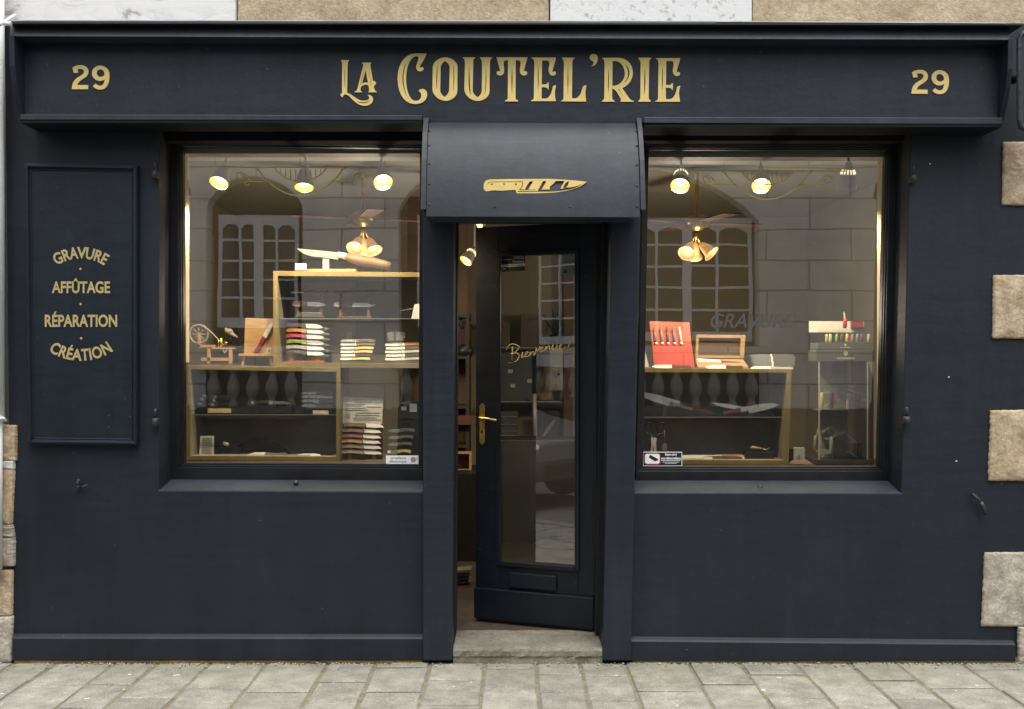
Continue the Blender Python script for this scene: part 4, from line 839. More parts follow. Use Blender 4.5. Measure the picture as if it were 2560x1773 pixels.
# window bays: lining, soffit, display platform (parts of the building)
def bay(cl, cr, top, wl_, wr_, zp):
    a = MB(); a.box(cl, cr, .325, 1.25, .9, zp); a.build('display_platform', mat('platform_board', (.1, .085, .06), .55, var=.2, vs_=5), shop)
    a = MB(); a.box(cl, cr, .325, .56, top, top + .25); a.build('window_soffit', M['white'], shop)
    a = MB()
    if wl_: a.box(cl, wl_, .325, .47, W(0, 906, .47).z, top - .001); 
    if wr_: a.box(wr_, cr, .325, .47, 1.0875, top - .001)
    a.build('window_lining', M['cream'], shop)
zs_ = W(0, 368, .3).z
bay(-2.3, -.46, W(0, 384, .325).z, W(456, 700, .335).x, None, 1.074); bay(.66, 2.45, W(0, 393, .325).z, None, W(2212, 700, .335).x, 1.05)

# ------------------------------------------------------------------ lamps
def lamp_light(name, loc, e, size, col=(1, .78, .48), parent=None, spot=None, axis=None):
    l = bpy.data.lights.new(name, 'SPOT' if spot else 'POINT'); l.energy = e; l.color = col; l.shadow_soft_size = size
    o = bpy.data.objects.new(name, l); link(o, parent); o.location = Vector(loc) - (ORIG[parent.name] if parent else Vector((0, 0, 0)))
    if spot: l.spot_size = R(spot); l.spot_blend = .6; o.rotation_euler = Vector(axis).to_track_quat('-Z', 'Y').to_euler()
    return o
def spot_lamp(px, py, tilt, yaw, lab, on=True, y=.37, r=.06, ztop=None, e=34.0, vents=False, group='spot lamps above the window displays'):
    c = W(px, py, y); a = Vector((math.sin(R(yaw)) * math.sin(R(tilt)), -math.cos(R(yaw)) * math.sin(R(tilt)), -math.cos(R(tilt))))
    t = thing('spot_lamp', lab, 'lamp', c, group); k = r / .06
    m = MB(); m.lathe(c, -a, [(.06 * k, 0), (.0605 * k, .008), (.056 * k, .04 * k), (.046 * k, .08 * k), (.034 * k, .115 * k), (.024 * k, .13 * k), (.02 * k, .16 * k), (.012 * k, .165 * k)], 24); m.build('lamp_shade', M['shade'], t)
    if vents:
        m = MB(); u_ = a.orthogonal().normalized(); v_ = a.cross(u_)
        for q in range(14):
            t1 = q * 2 * math.pi / 14; d_ = u_ * math.cos(t1) + v_ * math.sin(t1); m.tube([c - a * .092 * k + d_ * .0445 * k, c - a * .118 * k + d_ * .0355 * k], .0028, 5)
        m.build('vent_slots', mat('lit_slot', (1, .85, .5), .5, emit=(1, .85, .5), es=.9), t)
    m = MB(); m.lathe(c, -a, [(.057 * k, .001), (.05 * k, .045 * k), (.036 * k, .09 * k), (.02 * k, .12 * k)], 24); m.lathe(c, -a, [(.02 * k, .12 * k), (.001, .121 * k)], 24); m.build('reflector', M['reflector'], t)
    m = MB(); m.ball(c - a * .045 * k, .034 * k, 14); m.build('bulb', M['bulb'] if on else M['white'], t)
    bt = c - a * .16 * k; zt = ztop or 3.0
    m = MB(); m.tube([bt, bt + Vector((0, .01, .03)), Vector((bt.x, bt.y + .02, zt))], .007, 8); m.build('stem', M['shade'], t)
    if on: lamp_light('lamp_light', c + a * .02, e, .03, parent=t, spot=120, axis=a * .2 + Vector((0, .42, -1)))
    return t
spot_lamp(547, 458, 33, -12, 'lit white spot lamp, leftmost in the window beside the service panel')
spot_lamp(760, 470, 20, 4, 'lit white spot lamp behind the middle of the gold ornament, left window')
spot_lamp(958, 456, 42, 14, 'lit white spot lamp hanging nearest the canopy in the left window')
spot_lamp(1700, 465, 40, -14, 'lit white spot lamp nearest the canopy in the right window', vents=True)
spot_lamp(1903, 465, 40, -12, 'brightest lit spot lamp, behind the middle of the gold ornament, right window')
spot_lamp(2117, 474, -14, 0, 'spot lamp with glowing vent slots turned away into the shop, above the glass tower', e=24, vents=True)
# ceiling fans with amber glass bells
def fan(px, py, y, lab, bells):
    c = W(px, py, y); t = thing('ceiling_fan', lab, 'ceiling fan', c, 'ceiling fans with amber lamps')
    hub = c + Vector((0, 0, .16)); m = MB(); m.lathe(hub, (0, 0, 1), [(.03, -.03), (.09, 0), (.1, .05), (.05, .09), (.015, .1), (.015, IZ1 - hub.z - .04), (.06, IZ1 - hub.z)], 18); m.build('motor', M['brass'], t)
    for k in range(4):
        a_ = R(18 + 90 * k); d = Vector((math.cos(a_), math.sin(a_), 0)); n_ = Vector((-d.y, d.x, 0)); q = [hub + d * .12 + n_ * .05, hub + d * .52 + n_ * .065, hub + d * .52 - n_ * .065, hub + d * .12 - n_ * .05]
        m = MB(); up = Vector((0, 0, .04)); m.hexa([p + up + n_ * 0 for p in q], [p + up - Vector((0, 0, .008)) for p in q]); m.build('blade', M['dwood'], t)
    for yaw, tilt, off in bells:
        a = Vector((math.sin(R(yaw)) * math.sin(R(tilt)), -math.cos(R(yaw)) * math.sin(R(tilt)), -math.cos(R(tilt)))); o = c + Vector(off)
        m = MB(); m.lathe(o, a, [(.014, -.06), (.024, -.048), (.035, -.018), (.042, .015), (.05, .04), (.068, .06), (.065, .06), (.047, .038), (.033, -.01), (.016, -.042)], 20); sh = m.build('lamp_shade', M['lampshade'], t)
        m = MB(); m.ball(o + a * .018, .024, 12); m.build('bulb', M['bulb'], sh)
        m = MB(); m.tube([o - a * .07, hub + Vector((0, 0, -.03))], .01, 8); m.build('lamp_arm', M['brass'], t)
    lamp_light('lamp_light', c - Vector((0, 0, .42)), 13, .12, (1, .86, .66), t)
fan(908, 612, 1.9, 'ceiling fan with glowing amber bells behind the big knife, left window', [(-14, 44, (-.045, 0, .01)), (42, 34, (.06, 0, 0)), (170, 40, (0, .1, 0))])
fan(1742, 622, 1.9, 'ceiling fan with amber bells above the red box, right window', [(60, 48, (.07, 0, 0)), (-30, 48, (-.06, 0, 0)), (180, 40, (0, .1, 0))])

YOFF = .25
# ------------------------------------------------------------------ display cases with brass-coloured front edges
def case(lab, o4, i4, shelves, yf=.44, yb=.80, back=None):
    t = thing('display_case', lab, 'display case', W((o4[3][0] + o4[2][0]) / 2, o4[2][1], yf), 'open display cases with brass edges')
    ring(o4, i4, yf, yf + .012).build('edge_frame', M['edge'], t, bev=.001)
    m = MB(); O = [W(*p, yf) for p in o4]; I = [W(*p, yf) for p in i4]; yf += YOFF; yb += YOFF; y0 = yf + .0125
    for i in range(4):
        j = (i + 1) % 4; q = [O[i], O[j], I[j], I[i]]; m.hexa([Vector((p.x, y0, p.z)) for p in q], [Vector((p.x, yb, p.z)) for p in q])
    m.build('body', M['case'], t)
    m = MB(); P = [Vector((p.x, yb + .002, p.z)) for p in O]; m.hexa(P, [p + Vector((0, .012, 0)) for p in P]); m.build('back_panel', back or M['case'], t)
    for py in shelves:
        m = MB(); z = W(0, py, yf + .03 - YOFF).z; m.box(I[3].x + .001, I[2].x - .001, yf + .03, yb, z - .006, z); m.build('shelf', M['cglass'], t)
        m = MB(); m.box(I[3].x + .001, I[2].x - .001, yf + .026, yf + .0295, z - .006, z); m.build('shelf_edge', mat('shelf_edge', (.16, .19, .18), .3), t)
    return t
case('upper brass-edged display case in the left window with a pale back board and knife racks', [(683, 677.5), (1100, 682), (1100, 921), (683, 919)], [(694, 690), (1092, 693), (1092, 909), (694, 907)], [796], .46, back=mat('case_back', (.34, .32, .27), .7))
case('low brass-edged display case with a big dark knife prop, left window', [(467, 913), (851, 920), (850, 1153), (464, 1151)], [(477, 924), (841, 930), (840, 1142), (476, 1140)], [1036])
case('brass-edged display case with crossed kitchen knives, right window', [(1560, 920), (1979, 923), (1972, 1162), (1555, 1161)], [(1570, 931), (1967, 932), (1960, 1151), (1565, 1150)], [1042])
m = MB(); m.pr(738, 706, 888, 792, .79, .798); tag(m.build('back_board', M['tan'], org=W(810, 792, .79)), 'pale wooden board against the back of the upper display case', 'board')
m = MB(); m.pr(726, 800, 888, 840, .79, .798); tag(m.build('back_board', M['tan'], org=W(810, 840, .79)), 'shorter pale board behind the coloured folding knives', 'board')
m = MB(); m.pr(748, 672.5, 889, 679, .50, .72); tag(m.build('plank', M['wood'], org=W(820, 679, .5)), 'thin pale plank on top of the upper display case under the giant knife', 'plank')

# ------------------------------------------------------------------ knives
def knife(butt, tip, y, hf, hw, bw, hm, bm, lab, group, name='folding_knife', arc=0.0, bol=None, butt_cap=None, up=False, tip_drop=.5, shape='folder', tagm=None, th=.012, lay=.3):
    zb_ = W(0, max(butt[1], tip[1]) + hw / 2, y).z
    def lean(m):
        m.v = [Vector((v.x, v.y + lay * (v.z - zb_), v.z)) for v in m.v]; return m
    b = Vector(butt); e = Vector(tip); Ln = (e - b).length; a = (e - b) / Ln; n = Vector((-a.y, a.x))
    if n.y < 0: n = -n
    if up: n = -n
    P = lambda t, v: tuple(b + a * (t * Ln) + n * v)
    t_ = thing(name, lab, 'knife', W((b.x + e.x) / 2, max(b.y, e.y) + hw / 2, y), group)
    N_ = 8; off = lambda t: -arc * math.sin(math.pi * min(1, t / hf))
    wv = (lambda q: 1.0 + .12 * math.cos(2 * math.pi * q)) if shape != 'straight' else (lambda q: 1.0)
    top = [P(hf * k / N_, -hw / 2 * wv(k / N_) * (.72 if k == 0 else 1) + off(hf * k / N_)) for k in range(N_ + 1)]
    bot = [P(hf * k / N_, hw / 2 * wv(k / N_) * (.8 if k == 0 else 1) + off(hf * k / N_)) for k in range(N_, -1, -1)]
    m = MB(); m.pxpoly([top + bot], y - th / 2, y + th / 2); lean(m).build('handle', hm, t_, bev=.0015, seg=1)
    f = 1 - hf; g0 = hf + .002
    if shape == 'chef': bl = [P(g0, -bw * .3), P(g0 + f * .5, -bw * .28), P(g0 + f * .85, -bw * .05), P(1, bw * .3), P(g0 + f * .8, bw * .52), P(g0 + f * .5, bw * .66), P(g0 + f * .06, bw * .7), P(g0 + f * .03, bw * .35)]
    elif shape == 'cleaver': bl = [P(g0, -bw / 2), P(1, -bw * .5), P(.975, bw * .3), P(g0 + f * .8, bw * .5), P(g0 + f * .05, bw * .5)]
    elif shape == 'clip': bl = [P(g0, -bw / 2), P(g0 + f * .6, -bw * .46), P(g0 + f * .8, -bw * .1), P(1, -bw * .22), P(g0 + f * .85, bw * .3), P(g0 + f * .65, bw * .5), P(g0, bw / 2)]
    else: bl = [P(g0, -bw / 2), P(g0 + f * .55, -bw * .5), P(g0 + f * .85, -bw * .22), P(1, bw * (tip_drop - .3)), P(g0 + f * .86, bw * .42), P(g0 + f * .6, bw * .52), P(g0 + f * .05, bw * .46)]
    m = MB(); m.pxpoly([bl], y - .002, y + .002); lean(m).build('blade', bm, t_)
    if bol: m = MB(); m.pxpoly([[P(hf - bol, -hw * .54), P(hf + .004, -hw * .54), P(hf + .004, hw * .54), P(hf - bol, hw * .54)]], y - th / 2 - .001, y + th / 2 + .001); lean(m).build('bolster', M['bladew'], t_)
    if butt_cap: m = MB(); m.pxpoly([[P(-.005, -hw * .56), P(butt_cap[0], -hw * .6), P(butt_cap[0], hw * .6), P(-.005, hw * .5)]], y - th / 2 - .001, y + th / 2 + .001); lean(m).build('butt_cap', butt_cap[1], t_)
    if tagm is not None: m = MB(); m.pxpoly([[P(tagm, -3), P(tagm + .12, -3), P(tagm + .12, 3), P(tagm, 3)]], y - .0035, y - .0025); lean(m).build('price_tag', M['paper'], t_)
    return t_
def cm(name, c, r=.45): return mat(name, c, r, var=.12, vs_=20)
def rack(lab, posts, base, py0, y, mcol, board=None):
    t = thing('knife_rack', lab, 'knife rack', W((base[0] + base[2]) / 2, base[3], y), 'small stands carrying knives')
    for x0, x1 in posts: m = MB(); m.pr(x0, py0, x1, base[1], y + .010, y + .026); m.build('post', mcol, t)
    m = MB(); m.pr(*base, y - .03, y + .05); m.build('base', mcol, t)
    if board: m = MB(); m.pr(*board, y + .028, y + .034); m.build('back_board', M['dwood'], t)
    return t
ORD = ['top', 'second', 'third', 'fourth', 'fifth', 'bottom']
# rack of coloured folders
y = .56; rw = mat('rust_wood', (.35, .13, .06), .5, var=.2, vs_=12)
rack('rust-coloured wooden rack under the bright folding knives in the upper display case', [(726, 733), (789, 797)], (706, 902, 810, 906.5), 812, y, rw)
cols = [('charcoal', (.05, .05, .05)), ('orange', (.62, .24, .07)), ('raspberry', (.38, .05, .12)), ('lime', (.42, .5, .16)), ('pale grey', (.3, .31, .33)), ('dark grey', (.06, .06, .065))]
for k, (nm, c) in enumerate(cols):
    yy = [815, 828, 841.5, 856, 869.5, 882.5][k]
    knife((715 + (k % 2), yy - 2), (811 - (k == 0) * 4, yy + 1.5), y, .52, 8.8, 11, cm('handle_' + nm.replace(' ', '_'), c), M['steel'], f'folding knife with {nm} handle, {ORD[k]} on the rust-coloured rack', 'folding knives on the rust-coloured rack', arc=1.8)
    knife((745, yy + 5), (826, yy + 6), y + .05, .1, 8, 9, M['blackp'], M['dsteel'], f'blade-shaped dark shadow behind the {nm} folding knife', 'blade-shaped dark shadows behind the coloured folding knives', name='knife_shadow')  # dark blade shapes modelled in place of the shadows and reflections behind the knives
# rack of yellow-handled folders, blades to the left
rack('thin steel stand carrying horn-handled pocket knives in the upper display case', [(874, 877), (866.5, 869)], (850, 903, 930, 906.5), 830, y, M['dsteel'])
cc = [('mottled grey', (.4, .38, .32)), ('brown', (.16, .13, .11)), ('straw', (.6, .5, .2)), ('cream', (.58, .5, .3)), ('black', (.04, .035, .03)), ('butter-yellow', (.66, .56, .2))]
for k, (nm, c) in enumerate(cc):
    yy = [851.5, 860, 869.5, 878.5, 887, 896][k]; x1 = [937, 937, 934, 931, 929, 925][k]
    knife((x1, yy + .5), (850 - k % 2, yy + 1), y, .57, 6.6, 6.5, cm('horn_' + nm.replace(' ', '_').replace('-', '_'), c), M['steel'], f'pocket knife with {nm} handle, {ORD[k]} on the thin steel stand', 'pocket knives on the thin steel stand', arc=.9, bol=.04 if k in (0, 1, 4) else None, tagm=.84)
# rack at the right edge
rack('steel stand at the right edge of the left window with bolstered pocket knives', [(984, 987.5)], (960, 903, 1060, 906.5), 826, y, M['dsteel'])
cc = [('orange-brown', (.45, .17, .06)), ('black with white bolster', (.02, .02, .02)), ('cream curved', (.55, .5, .36)), ('black', (.02, .02, .02)), ('ivory', (.5, .45, .3))]
for k, (nm, c) in enumerate(cc):
    yy = [860, 869, 878, 887, 896][k]
    knife((1072, yy - 1.5), (961 + k % 2 * 2, yy + 2), y, .60, 7.2, 8, cm('grip_' + str(k), c), M['steel'], f'pocket knife with {nm} handle, {ORD[k] if k < 4 else "lowest"} beside the window edge', 'pocket knives by the window edge', bol=.05, tagm=.86)
for k in range(3):
    m = MB(); m.px([(971 + k, 830 + 7 * k), (1010 - 2 * k, 830 + 7 * k), (1016 - 3 * k, 838 + 7 * k), (966 + k, 838 + 7 * k)], y + .03 - k * .008, y + .038 - k * .008)
    tag(m.build('blade_guard', mat('grey_plastic', (.3, .31, .31), .4), org=W(990, 838 + 7 * k, y)), ['uppermost', 'middle', 'lowest'][k] + ' grey blade guard stacked above the bolstered pocket knives', 'blade guard', 'grey blade guards')
# sheath knives on the upper shelf
y = .60
def stand(lab, posts, py0, py1, y): 
    t = thing('knife_stand', lab, 'knife stand', W(sum(p[0] + p[1] for p in posts) / (2 * len(posts)), py1, y), 'brown wooden sheath-knife stands')
    for x0, x1 in posts: m = MB(); m.pr(x0, py0, x1, py1, y + .008, y + .024); m.build('post', M['dwood'], t)
    m = MB(); m.pr(posts[0][0] - 4, py1 - 3, posts[-1][1] + 4, py1, y - .02, y + .05); m.build('base', M['dwood'], t)
stand('brown wooden stand holding the birch-handled sheath knife', [(742, 748), (799, 806)], 728, 793, y); stand('brown wooden stand holding the silver-pommelled hunting knife', [(848, 856), (918, 925)], 730, 794, y)
knife((731, 759.5), (815, 761), y, .43, 11, 10, M['dwood'], M['steel'], 'hunting knife with birch and dark wood handle on a brown stand', 'hunting knives on wooden stands', name='hunting_knife', butt_cap=(.22, cm('birch', (.6, .45, .3))), shape='straight', tagm=.6)
knife((835, 761), (940, 763), y, .47, 9.5, 9.5, M['blackp'], M['bladew'], 'hunting knife with black grip, silver pommel and bright clip blade', 'hunting knives on wooden stands', name='hunting_knife', butt_cap=(.11, M['bladew']), bol=.035, shape='clip', tagm=.62)
def sheath(pts, m_, lab, y): 
    m = MB(); m.pxpoly([pts], y - .01, y + .01); tag(m.build('knife_sheath', m_, org=W(pts[0][0], max(p[1] for p in pts), y), bev=.003), lab, 'knife sheath', 'leather knife sheaths')
leather = mat('brown_leather', (.09, .07, .06), .55, var=.2, vs_=15)
sheath([(758, 727), (775, 724), (805, 721), (819, 721), (817, 731), (810, 737), (780, 735), (760, 733)], leather, 'brown leather sheath lying on the stand above the birch-handled knife', y - .015)
m = MB(); m.pr(727, 729.5, 758, 733, y - .02, y - .01); tag(m.build('knife_grip', M['paper'], org=W(742, 733, y)), 'white grip of the knife inside the brown leather sheath', 'knife grip')
sheath([(833, 730), (850, 725), (880, 722), (930, 723), (946, 728), (935, 735), (890, 736), (850, 735)], mat('black_leather', (.035, .035, .033), .5, var=.2, vs_=15), 'long black leather sheath lying above the silver-pommelled knife', y - .015)
sheath([(742, 783), (760, 780), (800, 781), (806, 790), (775, 792), (740, 792)], mat('green_leather', (.06, .065, .05), .5), 'low dark green sheath on the shelf below the birch-handled knife', y - .05)
m = MB(); m.px([(1000, 776), (1046, 768), (1060, 795), (995, 796)], .52, .6); tag(m.build('gift_box', M['blackp'], org=W(1030, 796, .52), bev=.004), 'small dark box at the right end of the upper shelf', 'box')
m = MB(); m.px([(1036, 761), (1056, 759), (1052, 798), (1028, 797)], .48, .483); tag(m.build('price_card', M['paper'], org=W(1040, 798, .48)), 'white card leaning on the dark box at the right edge of the left window', 'card')
# the giant folding knife on top
t = thing('giant_knife', 'giant wooden-handled folding knife model lying open on top of the upper display case', 'knife model', W(860, 674, .55))
y = .55
m = MB(); m.pxpoly([[(742, 621.5), (790, 625.5), (848, 631.5), (845, 649.5), (812, 644), (780, 641), (758, 634)]], y - .004, y + .004); m.build('blade', mat('grey_blade', (.33, .33, .32), .4, .1), t)
m = MB(); m.tube([W(845, 637, y), W(870, 642, y)], [.020, .022], 14); m.build('collar', M['steel'], t)
m = MB(); m.tube([W(866, 641, y), W(880, 646, y), W(905, 652, y), W(935, 656, y), W(962, 662, y), W(976, 667, y)], [.023, .03, .034, .031, .028, .026], 16); m.build('handle', mat('beech', (.2, .135, .085), .5, var=.12, vs_=8), t)
m = MB(); m.pr(807, 641, 822, 673, y + .006, y + .03); m.build('prop', M['cream'], t)
m = MB(); m.pr(738, 659, 766, 675.5, .47, .473); tag(m.build('price_card', M['paper'], org=W(752, 676, .47)), 'small white card standing on the corner of the upper display case', 'card')

# ------------------------------------------------------------------ on the low case: grindstone model and easel
y = .56
t = thing('grindstone_model', 'miniature wooden treadle grindstone with spoked wheel and drive cord on the low display case', 'wheel model', W(540, 912, y))
wc = W(497, 836, y); r0 = 25.5 * S(y); wm = mat('grey_wood', (.3, .27, .2), .6, var=.15, vs_=15)
m = MB(); m.lathe(wc + Vector((0, .01, 0)), (0, -1, 0), [(r0, 0), (r0, .018), (r0 * .8, .018), (r0 * .8, 0), (r0, 0)], 36)
for k in range(8): a_ = k * math.pi / 4; m.tube([wc, wc + Vector((math.cos(a_), 0, math.sin(a_))) * r0 * .82], .0035, 6)
m.ball(wc, .012, 10); m.build('wheel', wm, t)
m = MB()
for b4 in ((494, 832, 500.5, 870), (494, 862, 537, 868.5), (530, 869, 586, 872.5), (518, 871, 525, 909), (572, 872, 579, 910), (503, 894.5, 573, 902.5)): m.pr(*b4, y - .012 - .002 * (b4[0] % 3), y + .012)
m.build('bench', M['wood'], t); m = MB(); m.pr(491, 909, 598, 912.3, y - .05, y + .06); m.build('base', M['dwood'], t)
m = MB(); m.tube([W(517, 820, y - .012), W(545, 848, y - .012), W(560, 864, y - .012)], .0028, 6); m.build('cord', M['cream'], t)
m = MB(); m.tube([W(553, 845, y), W(553, 868, y)], .009, 8); m.ball(W(564, 858, y), .011, 8); m.tube([W(546, 850, y), W(547, 870, y)], .004, 6); m.build('spindle', M['brass'], t)
m = MB(); m.tube([W(557, 872, y - .01), W(562, 884, y - .01), W(568, 872, y - .01)], .003, 6); m.build('hook', M['bladew'], t)
t = thing('easel', 'small pale wooden easel with a chopping board standing on the low display case', 'easel', W(642, 913, .54))
m = MB(); m.px([(613, 795), (683, 798), (683, 885), (609.5, 885)], .545, .555); m.build('board', M['wood'], t, bev=.002)
m = MB(); m.pr(596, 884.5, 684, 891, .515, .57); m.build('ledge', M['wood'], t, bev=.002)
for c_ in ([(605, 891), (612.5, 891), (609, 914), (603.5, 914)], [(674, 891), (681, 891), (682.5, 914), (675, 914)]): m = MB(); m.px(c_, .53, .55); m.build('leg', M['wood'], t)
knife((636.5, 884.5), (681.5, 807), .532, .53, 9.5, 11, cm('wine_red', (.26, .03, .07)), M['steel'], 'red-handled table knife propped on the wooden easel', None, name='table_knife', bol=None, up=True, lay=0.0, shape='folder', tip_drop=.3)
m = MB(); m.pr(667, 870.5, 677.5, 884, .538, .541); o = m.build('price_card', M['paper'], org=W(672, 884, .54)); tag(o, 'tiny white framed card on the easel beside the red knife', 'card')
m = MB(); m.pr(669.5, 873, 675.5, 881, .5365, .5378); m.build('print', M['ink'], o)
b = thing('bird_figurine', 'small grey bird figurine between grindstone model and easel', 'figurine', W(575, 872, .7))
m = MB(); m.ball(W(572, 829, .7), .022, 12, 1.3, 1, .9); m.tube([W(572, 830, .7), W(586, 840, .7), W(596, 845, .7)], [.02, .012, .003], 8); m.ball(W(565, 824, .7), .012, 10); m.build('body', mat('grey_clay', (.32, .31, .29), .6), b); m = MB(); m.tube([W(575, 834, .7), W(576, 868, .7)], .005, 6); m.ball(W(576, 868, .7), .03, 10, 1, 1, .3); m.build('stand', M['blackp'], b)

# ------------------------------------------------------------------ inside the low case
y = .55
for k, (bx, by, tx, ty) in enumerate(((574, 995, 497, 989), (575, 1004, 490, 997), (574, 1015, 484, 1008.5))):
    knife((bx, by), (tx, ty), y - .01 * k, .5, 6.5, 7.5, [cm('olive_horn', (.14, .12, .07)), M['blackp'], M['blackp']][k], M['dsteel'], ['top', 'middle', 'lowest'][k] + ' dark folding knife with white tag at the left of the low display case', 'tagged dark folding knives at the left of the low case', arc=2.2, bol=.06, tagm=.78)
m = MB(); m.pr(519, 1022, 577, 1033, y - .04, y + .02); tag(m.build('wood_block', cm('boxwood', (.58, .5, .27)), org=W(548, 1033, y), bev=.002), 'pale yellow wooden block under the tagged dark knives', 'wood block')
knife((628, 1007), (724, 1007), y, .55, 6.5, 8, cm('dark_horn', (.16, .13, .1)), M['dsteel'], 'single horn-handled folding knife with white tip above a dark box', None, arc=2.6, bol=.08, butt_cap=(.06, M['bladew']), tagm=.62)
m = MB(); m.pr(646, 1011, 728, 1034, y + .02, y + .12); tag(m.build('gift_box', mat('box_grey', (.055, .052, .05), .6), org=W(688, 1034, y), bev=.004), 'dark grey box in the middle of the glass shelf of the low case', 'box')
for k, yy in enumerate((983, 991.5, 1002, 1014)):
    knife((831, yy + 1 + (k % 2)), (750, yy), y, .5, 6.5, 6.5, M['paper'] if k == 1 else M['blackp'], M['dsteel'], ['top black', 'white-handled', 'third, badge-tagged black', 'lowest black'][k] + ' folding knife of the four at the right of the low case', 'four folding knives at the right of the low case', tagm=.78)
m = MB(); m.pr(784, 999, 797, 1008, y - .013, y - .011); tag(m.build('badge', M['paper'], org=W(790, 1008, y)), 'square white badge among the four folding knives', 'badge')
m = MB(); m.pr(782, 1027, 822, 1037, y - .04, y + .02); tag(m.build('wood_block', cm('boxwood_pale', (.62, .56, .42)), org=W(802, 1037, y), bev=.002), 'cream wooden block under the four folding knives', 'wood block')
m = MB(); m.px([(501, 1090), (535, 1090), (534, 1139), (498, 1139)], .52, .523); o = tag(m.build('info_card', M['paper'], org=W(516, 1139, .52)), 'upright grey-printed card at the left end of the low case', 'card')
m = MB()
for k in range(7): m.pr(505, 1095 + k * 6, 530, 1096.6 + k * 6, .5175, .519)
m.build('print', M['ink'], o)
t = thing('knife_prop', 'huge black folding knife prop with arched back lying in the low case', 'knife model', W(630, 1141, .66))
m = MB(); m.pxpoly([[(537, 1141), (545, 1130), (560, 1122), (590, 1118), (610, 1104), (640, 1097), (668, 1101), (700, 1116), (725, 1134), (738, 1141)]], .64, .68); m.build('blade', M['blackp'], t, bev=.004)
m = MB(); m.pxpoly([[(523, 1117), (600, 1117), (600, 1141), (560, 1141), (545, 1126), (523, 1126)]], .59, .63); m.build('bracket', M['black'], t, bev=.003)
m = MB(); m.tube([W(558, 1108, .58), W(572, 1112, .58)], .012, 10); m.build('pin', M['steel'], t)
knife((713, 1139), (611, 1139), .50, .53, 9.5, 12, cm('slate', (.16, .19, .2)), M['bladew'], 'white-bladed knife with slate grey handle lying in front of the black knife prop', None, lay=2.2, name='kitchen_knife', tip_drop=.4)
knife((832, 1139), (733, 1140), .52, .5, 7, 8, M['blackp'], M['bladew'], 'black-handled folding knife lying at the front right of the low case', None, lay=2.2, bol=.05)
knife((775, 1141), (800, 1138), .49, .3, 4, 5, M['bladew'], M['bladew'], 'tiny bright penknife beside the black-handled folding knife', None, lay=2.2)

# ------------------------------------------------------------------ right end of the left window
y = .52
t = thing('certificate', 'white printed certificate standing above the wooden table-knife rack', 'certificate', W(905, 1060, y))
m = MB(); m.px([(858.5, 992), (957.5, 997.5), (955.5, 1061), (856.5, 1059)], y + .012, y + .015); m.build('sheet', M['paper'], t)
m = MB()
for x0, y0, x1, y1 in ((862, 996, 874, 1001), (883, 998.5, 935, 1000), (888, 1003, 928, 1005), (938, 1000, 953, 1006), (863, 1009, 912, 1010.2), (863, 1013, 905, 1014), (916, 1016, 952, 1017.4), (863, 1019, 914, 1020), (863, 1024, 918, 1025), (890, 1031, 950, 1032), (886, 1037, 948, 1038), (884, 1043, 940, 1044), (884, 1048, 952, 1049)): m.pr(x0, y0, x1, y1, y + .0095, y + .011)
m.pxpoly([[(869 + 6.5 * math.cos(k * .5236), 1038 + 6.5 * math.sin(k * .5236)) for k in range(12)]], y + .0095, y + .011); m.build('print', mat('faint_print', (.58, .6, .58), .7), t)
rack('grey-brown wooden rack with dark back board carrying the table knives', [(871, 879.5), (930, 938.5)], (850, 1151, 958, 1156), 1062, y, mat('weathered_wood', (.25, .2, .15), .6, var=.2, vs_=14), (851, 1060, 957, 1151))
cc = [('smoky brown', (.2, .15, .12)), ('mauve-brown', (.27, .17, .13)), ('red-brown', (.34, .15, .1)), ('honey', (.5, .36, .17)), ('walnut-tan', (.36, .25, .15)), ('pale oak', (.48, .36, .25))]
for k, (nm, c) in enumerate(cc):
    yy = [1063, 1076.5, 1090, 1103, 1116.5, 1130][k]; dx = [6, 0, -1, -2, 0, 1.5][k]
    knife((853 + dx, yy - .5), (955 + dx - 1, yy + 2), y - .004, .54, 9, 9.5, cm('table_handle_' + str(k), c), M['bladew'] if k != 4 else M['steel'], f'table knife with {nm} handle and white blade, {ORD[k]} on the grey-brown rack', 'table knives on the grey-brown rack', name='table_knife', arc=1.2, tip_drop=.75)
t = thing('knife_board', 'black upright knife board with round shoulders at the right corner of the left window', 'knife board', W(1020, 1140, .56))
m = MB(); m.pxpoly([[(992, 1140), (995, 1020), (1000, 1010), (1012, 1005), (1060, 1002), (1060, 1140)]], .56, .575); m.build('board', mat('black_green', (.012, .018, .018), .45), t, bev=.003)
for b4, mm in (((1003, 1016.5, 1016, 1026), 'paper'), ((1024, 1009.5, 1042, 1030), 'wprint')): m = MB(); m.pr(*b4, .553, .557); m.build('label_card', M[mm], t)
for b4 in ((1008, 1037, 1028, 1045), (1005, 1055, 1025, 1062)): m = MB(); m.pr(*b4, .555, .5575); m.build('slot', M['black'], t)
for k, (yy, c, nm) in enumerate(((1074, (.05, .055, .055), 'upper'), (1091, (.05, .055, .055), 'middle'), (1108, (.05, .055, .055), 'lower'), (1127, (.3, .33, .08), 'yellow camouflage'))):
    knife((1036 - 3 * k, yy + 3), (970 - k, yy + 3), .53, .56, 7.5, 8, cm('ergonomic_' + str(k // 3), c), M['dsteel'], f'pocket knife with {nm} {"curved handle" if k == 3 else "black curved handle"} on the black knife board', 'pocket knives on the black board', arc=3, tagm=.85 if k == 3 else None)

YOFF = 0.0
